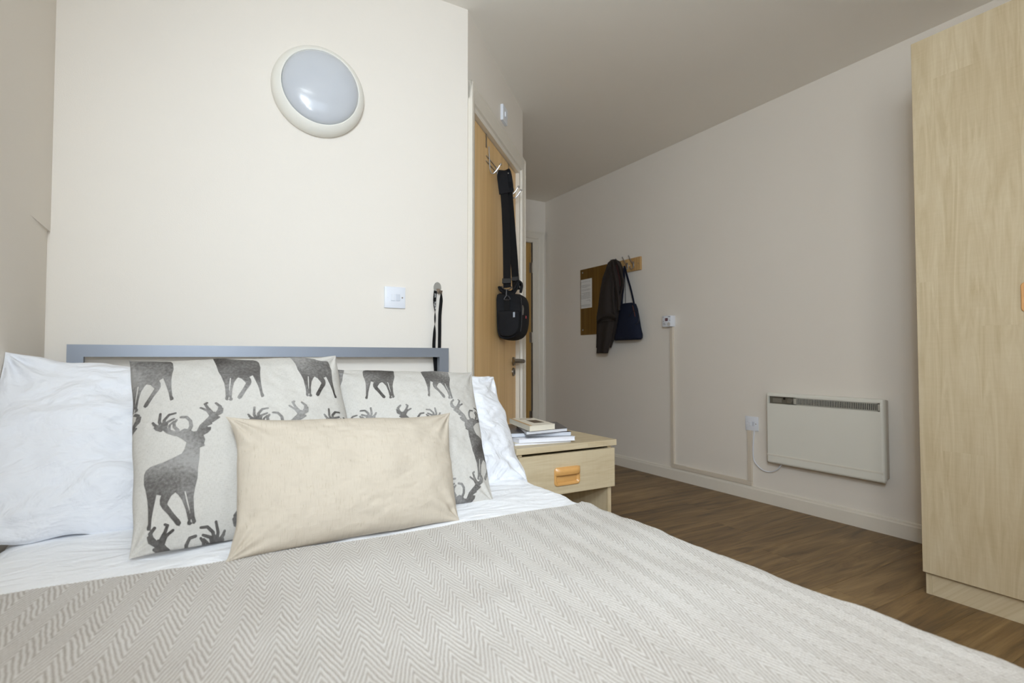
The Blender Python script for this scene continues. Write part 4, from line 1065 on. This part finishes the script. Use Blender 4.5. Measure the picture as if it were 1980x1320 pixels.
# ------------------------------------------------------------------ coat
def loft(secs, nseg=40, fold=0.006, nf=7, seed=0.0, n_sub=6):
    """secs: (left px, right px, y px, plane X, half depth); closed lofted cloth body with vertical folds"""
    rows = []
    for i in range(len(secs)-1):
        for k in range(n_sub): 
            u = k/n_sub; rows.append([secs[i][j]*(1-u)+secs[i+1][j]*u for j in range(5)])
    rows.append(list(secs[-1])); bm = B(); rings = []
    for ri, (l, r, yy, X, hd) in enumerate(rows):
        P0, P1 = at(l, yy, X=X), at(r, yy, X=X); c = (P0+P1)/2; hw = abs(P0.y-P1.y)/2; ring = []
        for k in range(nseg):
            a = 2*PI*k/nseg; ca, sa = math.cos(a), math.sin(a)
            ss = lambda v, e: math.copysign(abs(v)**e, v)
            f = fold*math.sin(a*nf+seed+0.25*ri*0.2+1.2*nz(ri*0.05, seed, 1.0))+fold*0.6*nz(a*1.5+ri*0.06, ri*0.08, seed)
            rr_ = 1+f/max(hd, 0.012)*0.6*min(1, ri/6)
            ring.append(bm.verts.new((min(c.x+ss(sa, 0.9)*hd*rr_, XR-0.004), c.y+ss(ca, 0.8)*hw*(1+0.15*f/max(hw, 0.01)), c.z)))
        rings.append(ring)
    fs = []
    for a, b in zip(rings, rings[1:]):
        for k in range(nseg): fs.append(bm.faces.new([a[k], a[(k+1) % nseg], b[(k+1) % nseg], b[k]]))
    fs.append(bm.faces.new(rings[0])); fs.append(bm.faces.new(rings[-1][::-1]))
    bmesh.ops.recalc_face_normals(bm, faces=fs); return bm
t = thing('coat', 'dark charcoal brown coat hanging from the oak rail over the mirror edge', 'coat', (2.86, 3.35, 0.9))
obj('coat_body', loft([(1183.5, 1190, 502, 2.865, 0.020), (1179, 1196, 507, 2.862, 0.030), (1176, 1200, 518, 2.862, 0.042), (1169, 1203, 535, 2.862, 0.050), (1165, 1204, 555, 2.862, 0.052), (1161, 1202, 580, 2.864, 0.050), (1158, 1199, 600, 2.868, 0.046), (1156, 1196, 622, 2.870, 0.042), (1155.5, 1188, 650, 2.876, 0.036), (1154.5, 1180, 672, 2.880, 0.030)], 64, 0.017, 8, 1.0), M_coat, t, world=True, smooth='all')
obj('sleeve', loft([(1178, 1190, 520, 2.825, 0.018), (1164, 1188, 560, 2.818, 0.026), (1157, 1189, 600, 2.815, 0.028), (1155, 1190, 612, 2.815, 0.028), (1156, 1189, 622, 2.818, 0.024)], 48, 0.010, 5, 3.0), M_coat, t, world=True, smooth='all')
obj('sleeve', loft([(1160, 1188, 612, 2.822, 0.015), (1157.5, 1187, 630, 2.824, 0.020), (1156, 1182, 655, 2.830, 0.022), (1154.5, 1174, 683, 2.838, 0.020)], 48, 0.010, 5, 5.0), M_coat, t, world=True, smooth='all')
def coat_strip(name, pts, X, w, th, mat, wd=(0.3, 1, 0.2), **k):
    bm = B(); ribbon(bm, smooth_path([at(x, y, X=X) for x, y in pts], 5), wd, w, th); obj(name, bm, mat, t, world=True, smooth=True, **k)
coat_strip('lapel', [(1190, 504), (1196, 514), (1201, 530), (1204, 546), (1201, 560), (1196, 575)], 2.792, 0.034, 0.010, M_coat)
coat_strip('lapel', [(1184, 506), (1187, 525), (1191, 548), (1195, 575), (1196, 600)], 2.780, 0.030, 0.012, M_coat)
coat_strip('lining', [(1192, 512), (1195, 525), (1198, 540), (1199, 553)], 2.784, 0.012, 0.003, M_coatlining, label='burgundy lining strip')
coat_strip('cuff', [(1155, 619), (1161, 613), (1170, 609.5), (1180, 608.5), (1190, 611.5)], 2.776, 0.022, 0.012, M_coat, (0, 0.2, 1))
coat_strip('cuff_shade_strip', [(1154.5, 622.5), (1161, 617), (1170, 614), (1180, 613), (1191, 616)], 2.780, 0.016, 0.008, M_black, (0, 0.2, 1), label='black strip painting the shade inside the coat cuff')  # black ribbon standing in for the shade inside the cuff
coat_strip('seam', [(1177, 512), (1180, 540), (1184, 580), (1188, 606)], 2.782, 0.004, 0.004, M_black)
coat_strip('piping', [(1203, 548), (1199, 565), (1196, 574)], 2.784, 0.004, 0.004, M_black)

# ------------------------------------------------------------------ navy handbag
t = thing('handbag', 'small navy blue handbag hanging by its strap from the coat rail', 'bag', (2.86, 3.12, 0.99))
def bagring(l, r, yy, X, hd): return (l, r, yy, X, hd)
obj('bag_body', loft([(1203, 1222, 586, 2.872, 0.012), (1201, 1229, 589, 2.872, 0.022), (1199, 1232, 598, 2.870, 0.030), (1197, 1235, 615, 2.868, 0.036), (1194, 1238, 635, 2.866, 0.042), (1191, 1241, 648, 2.864, 0.046), (1190, 1241, 654, 2.864, 0.044), (1190, 1238, 657, 2.864, 0.036)], 40, 0.003, 4, 2.0), M_navy, t, world=True, smooth=True)
hkP = at(1207.5, 514, X=2.872)
bm = B(); ribbon(bm, smooth_path([hkP, at(1213, 535, X=2.868), at(1220, 560, X=2.868), at(1226.5, 589, X=2.866)], 6), (0, 1, 0.2), 0.017, 0.003); obj('shoulder_strap', bm, M_navy, t, world=True)
bm = B(); ribbon(bm, smooth_path([hkP, at(1206.5, 530, X=2.866), at(1205, 552, X=2.866), at(1202, 590, X=2.866)], 6), (0, 1, 0.2), 0.017, 0.003); obj('shoulder_strap', bm, M_navy, t, world=True)
bm = B(); tube(bm, [hkP, at(1209, 550, X=2.880), at(1209.5, 587, X=2.880)], 0.0022, 6); obj('cord', bm, M_black, t, world=True)
bm = B(); ribbon(bm, smooth_path([at(1223, 590, X=2.836), at(1226, 602, X=2.828), at(1228, 612, X=2.824)], 5), (0, 1, 0), 0.004, 0.002); obj('zip_edge', bm, plain('copper_trim', (140, 92, 70), 0.3, 0.8), t, world=True)
bm = B(); prism(bm, [(3.068+0.03*math.cos(a)*1.0, 0.0) for a in (0, 1)] + [(3.07, 0.01)], 'X', 2.82, 2.821); bm.free()
bm = B(); pocket = smooth_path([at(1216, 612, X=2.822), at(1224, 600, X=2.826), at(1233, 604, X=2.828), at(1235, 620, X=2.824), at(1228, 628, X=2.820)], 5); tube(bm, pocket, 0.0016, 6); obj('piping', bm, M_black, t, world=True)

# ------------------------------------------------------------------ over-door hook rack
def L(s, n, z): return DM @ Vector((s, -n, z))     # n = distance out from the diagonal wall face
LF = -0.022                                         # leaf face
t = thing('over_door_hooks', 'chrome wire hook rack hung over the top of the wooden door', 'hook rack', L(0.6, LF, 1.75), PI/4)
for s in (0.335, 0.765):
    bm = B(); ribbon(bm, [L(s, LF-0.045, 1.930), L(s, LF-0.045, LH+0.0012), L(s, LF+0.0015, LH+0.0012), L(s, LF+0.002, 1.915)], (0.7071, 0.7071, 0), 0.016, 0.0012); obj('door_bracket', bm, M_steel, t, world=True)
for z in (1.872, 1.846):
    bm = B(); tube(bm, [L(0.330, LF+0.003, z), L(0.885, LF+0.003, z)], 0.0022, 8); obj('rail_wire', bm, M_chrome, t, world=True, smooth=True)
for s, zt_ in ((0.365, 1.93), (0.500, 1.875), (0.730, 1.90), (0.795, 1.93)):
    s0 = s; bm = B()
    tube(bm, smooth_path([L(s, LF+0.006, zt_), L(s, LF+0.010, 1.84), L(s, LF+0.014, 1.805), L(s, LF+0.026, 1.790), L(s, LF+0.046, 1.805), L(s, LF+0.066, 1.832)], 6), 0.0031, 8)
    bmesh.ops.create_uvsphere(bm, u_segments=12, v_segments=8, radius=0.0062, matrix=Matrix.Translation(L(s, LF+0.068, 1.834)))
    obj('wire_hook', bm, M_chrome, t, world=True, smooth=True)

# ------------------------------------------------------------------ camera bag
t = thing('camera_bag', 'black nylon shoulder bag hanging by a long strap from the door hooks', 'bag', L(0.6, 0.05, 0.97), PI/4)
SC0, SC1 = 0.50, 0.70
PN = (0.7071, 0.7071, 0); PP = L(SC0, 0, 0)
def prof_pt(zx, zy):
    p = pln(945+zx/9.78, 530+zy/9.78, PP, PN); q = DM.inverted() @ p
    return (max(-q.y, LF+0.004), q.z)
cap = [(150, 385), (300, 378), (450, 372), (540, 395), (590, 450), (607, 540), (612, 700), (606, 880), (585, 1020), (545, 1120), (470, 1195), (380, 1225), (280, 1225), (205, 1195), (165, 1100), (150, 950), (145, 700)]
rim = [prof_pt(*p) for p in cap]; cN = sum(p[0] for p in rim)/len(rim); cZ = sum(p[1] for p in rim)/len(rim)
def ringat(s, k, topk=1.0): return [(s, max(LF+0.003, cN+(n-cN)*k), cZ+(z-cZ)*k*(topk if z > cZ else 1.0)) for n, z in rim]
def closed_smooth(pts, n=3):
    m = len(pts); out = []
    for i in range(m):
        a, b, c, d = [Vector(pts[(i+j-1) % m]) for j in range(4)]
        for k in range(n):
            u = k/n; out.append(0.5*((2*b)+(c-a)*u+(2*a-5*b+4*c-d)*u*u+(3*b-a-3*c+d)*u**3))
    return out
def bag_loft(levels):
    bm = B(); rings = [[bm.verts.new(L(p.x, p.y, p.z)) for p in closed_smooth(r)] for r in levels]; m = len(rings[0]); fs = []
    for a, b in zip(rings, rings[1:]):
        for k in range(m): fs.append(bm.faces.new([a[k], a[(k+1) % m], b[(k+1) % m], b[k]]))
    fs.append(bm.faces.new(rings[0])); fs.append(bm.faces.new(rings[-1][::-1])); bmesh.ops.recalc_face_normals(bm, faces=fs); return bm
lv = [ringat(SC0+0.004, 0.90), ringat(SC0, 0.97), ringat(SC0+0.008, 1.0), ringat(SC0+0.05, 1.02, 1.03), ringat(SC0+0.10, 1.03, 1.06), ringat(SC0+0.16, 1.02, 1.05), ringat(SC0+0.19, 0.99), ringat(SC0+0.20, 0.92)]
obj('bag_body', bag_loft(lv), M_bagcloth, t, world=True, smooth=True)
# side pocket facing the room
pk = [(195, 700), (330, 692), (480, 695), (580, 705), (592, 800), (585, 960), (560, 1060), (500, 1140), (400, 1180), (290, 1180), (225, 1140), (200, 1000), (190, 850)]
pr = [prof_pt(*p) for p in pk]; pcn = sum(p[0] for p in pr)/len(pr); pcz = sum(p[1] for p in pr)/len(pr)
def pring(s, k): return [(s, pcn+(n-pcn)*k, pcz+(z-pcz)*k) for n, z in pr]
obj('side_pocket', bag_loft([pring(SC0+0.01, 1.0), pring(SC0-0.008, 1.0), pring(SC0-0.016, 0.95), pring(SC0-0.020, 0.80)]), M_bagcloth, t, world=True, smooth=True)
def P_(zx, zy, s): 
    p = pln(945+zx/9.78, 530+zy/9.78, L(s, 0, 0), PN); return p
bm = B(); ribbon(bm, [P_(478, 715, SC0-0.026), P_(478, 740, SC0-0.027), P_(477, 812, SC0-0.026)], (0.7071, -0.7071, 0), 0.0095, 0.002); obj('zip_pull', bm, plain('reflective_zip_pull', (170, 178, 190), 0.35), t, world=True, label='pale grey zip pull')
bm = B(); ribbon(bm, smooth_path([P_(632, 590, SC0+0.03), P_(650, 640, SC0+0.02), P_(648, 700, SC0+0.02), P_(642, 770, SC0+0.02)], 4), (0.7071, -0.7071, 0), 0.009, 0.003); obj('zip_pull', bm, plain('taupe_zip_pull', (84, 77, 68), 0.5), t, world=True, label='taupe cord zip pull')
bm = B(); ribbon(bm, [P_(706, 785, SC0+0.07), P_(706, 838, SC0+0.07)], (0.7071, -0.7071, 0), 0.0045, 0.002); obj('side_tag', bm, plain('red_tag', (160, 42, 48), 0.5), t, world=True, label='tiny red side tag')
bm = B(); ribbon(bm, smooth_path([P_(612, 440, SC0+0.012), P_(622, 600, SC0+0.012), P_(622, 900, SC0+0.012), P_(600, 1080, SC0+0.012)], 5), (0.7071, -0.7071, 0), 0.004, 0.004); obj('main_zip', bm, M_black, t, world=True)
# straps
hkS = 0.500
def PS(x, y, s): return pln(x, y, L(s, 0, 0), PN)
nd = (0.7071, -0.7071, 0)
bm = B(); ribbon(bm, smooth_path([PS(974, 366, 0.497), PS(977, 400, 0.497), PS(979, 450, 0.498), PS(980, 500, 0.498), PS(980.5, 545, 0.496), PS(980.5, 556, 0.492)], 5), nd, 0.041, 0.003)
obj('strap', bm, M_web, t, world=True)
bm = B(); ribbon(bm, smooth_path([PS(982, 352, 0.515), PS(986, 400, 0.55), PS(990, 450, 0.59), PS(994, 500, 0.63), PS(997, 545, 0.66), PS(998, 560, 0.67)], 5), nd, 0.041, 0.003)
obj('strap', bm, M_web, t, world=True)
bm = B(); ribbon(bm, smooth_path([PS(975.5, 374, 0.492), PS(973, 355, 0.490), PS(971.5, 340, 0.492), PS(973.5, 331.5, 0.499), PS(977, 331.5, 0.509), PS(979.5, 340, 0.520), PS(982, 356, 0.524), PS(983.5, 372, 0.526)], 6), nd, 0.056, 0.007)
obj('strap_pad', bm, M_bagcloth, t, world=True, smooth=True)
bm = B(); box(bm, (-0.024, -0.004, -0.014), (0.024, 0.004, 0.014), 0.002, 1); bm.transform(Matrix.Translation(P_(340, 125, 0.486)) @ Matrix.Rotation(-PI/4, 4, 'Z')); obj('slider_buckle', bm, M_black, t, world=True)
bm = B(); box(bm, (-0.020, -0.004, -0.012), (0.020, 0.004, 0.012), 0.002, 1); bm.transform(Matrix.Translation(P_(500, 85, 0.64)) @ Matrix.Rotation(-PI/4, 4, 'Z')); obj('slider_buckle', bm, M_black, t, world=True)
bm = B(); tube(bm, smooth_path([P_(250, 225, 0.488), P_(262, 262, 0.487), P_(320, 292, 0.486), P_(365, 292, 0.486), P_(425, 262, 0.487), P_(430, 235, 0.488)], 4), 0.0026, 8)
tube(bm, [P_(335, 285, 0.485), P_(330, 420, 0.485)], 0.0036, 8)
tube(bm, smooth_path([P_(330, 410, 0.486), P_(300, 450, 0.484), P_(300, 480, 0.484), P_(395, 480, 0.484), P_(395, 445, 0.484), P_(350, 400, 0.486)], 4), 0.0028, 8)
obj('snap_hook', bm, plain('dark_grey_hook', (48, 48, 52), 0.4), t, world=True, smooth=True)
bm = B(); ribbon(bm, [P_(345, 470, 0.486), P_(345, 560, 0.486), P_(345, 690, 0.488)], nd, 0.030, 0.003); obj('hook_tab', bm, M_web, t, world=True)
bm = B(); ribbon(bm, smooth_path([P_(215, 235, 0.51), P_(240, 290, 0.51), P_(330, 345, 0.53), P_(440, 350, 0.55), P_(520, 260, 0.57), P_(560, 180, 0.58)], 5), (0.5, 0.5, 0.7), 0.030, 0.010)
obj('grab_handle', bm, M_bagcloth, t, world=True, smooth=True)
bm = B(); ribbon(bm, smooth_path([P_(430, 330, 0.56), P_(500, 240, 0.58), P_(555, 165, 0.60), P_(615, 200, 0.62), P_(612, 290, 0.62), P_(600, 350, 0.62)], 5), (0.6, 0.6, 0.4), 0.045, 0.008)
obj('grab_handle', bm, M_bagcloth, t, world=True, smooth=True)

bpy.context.view_layer.update()
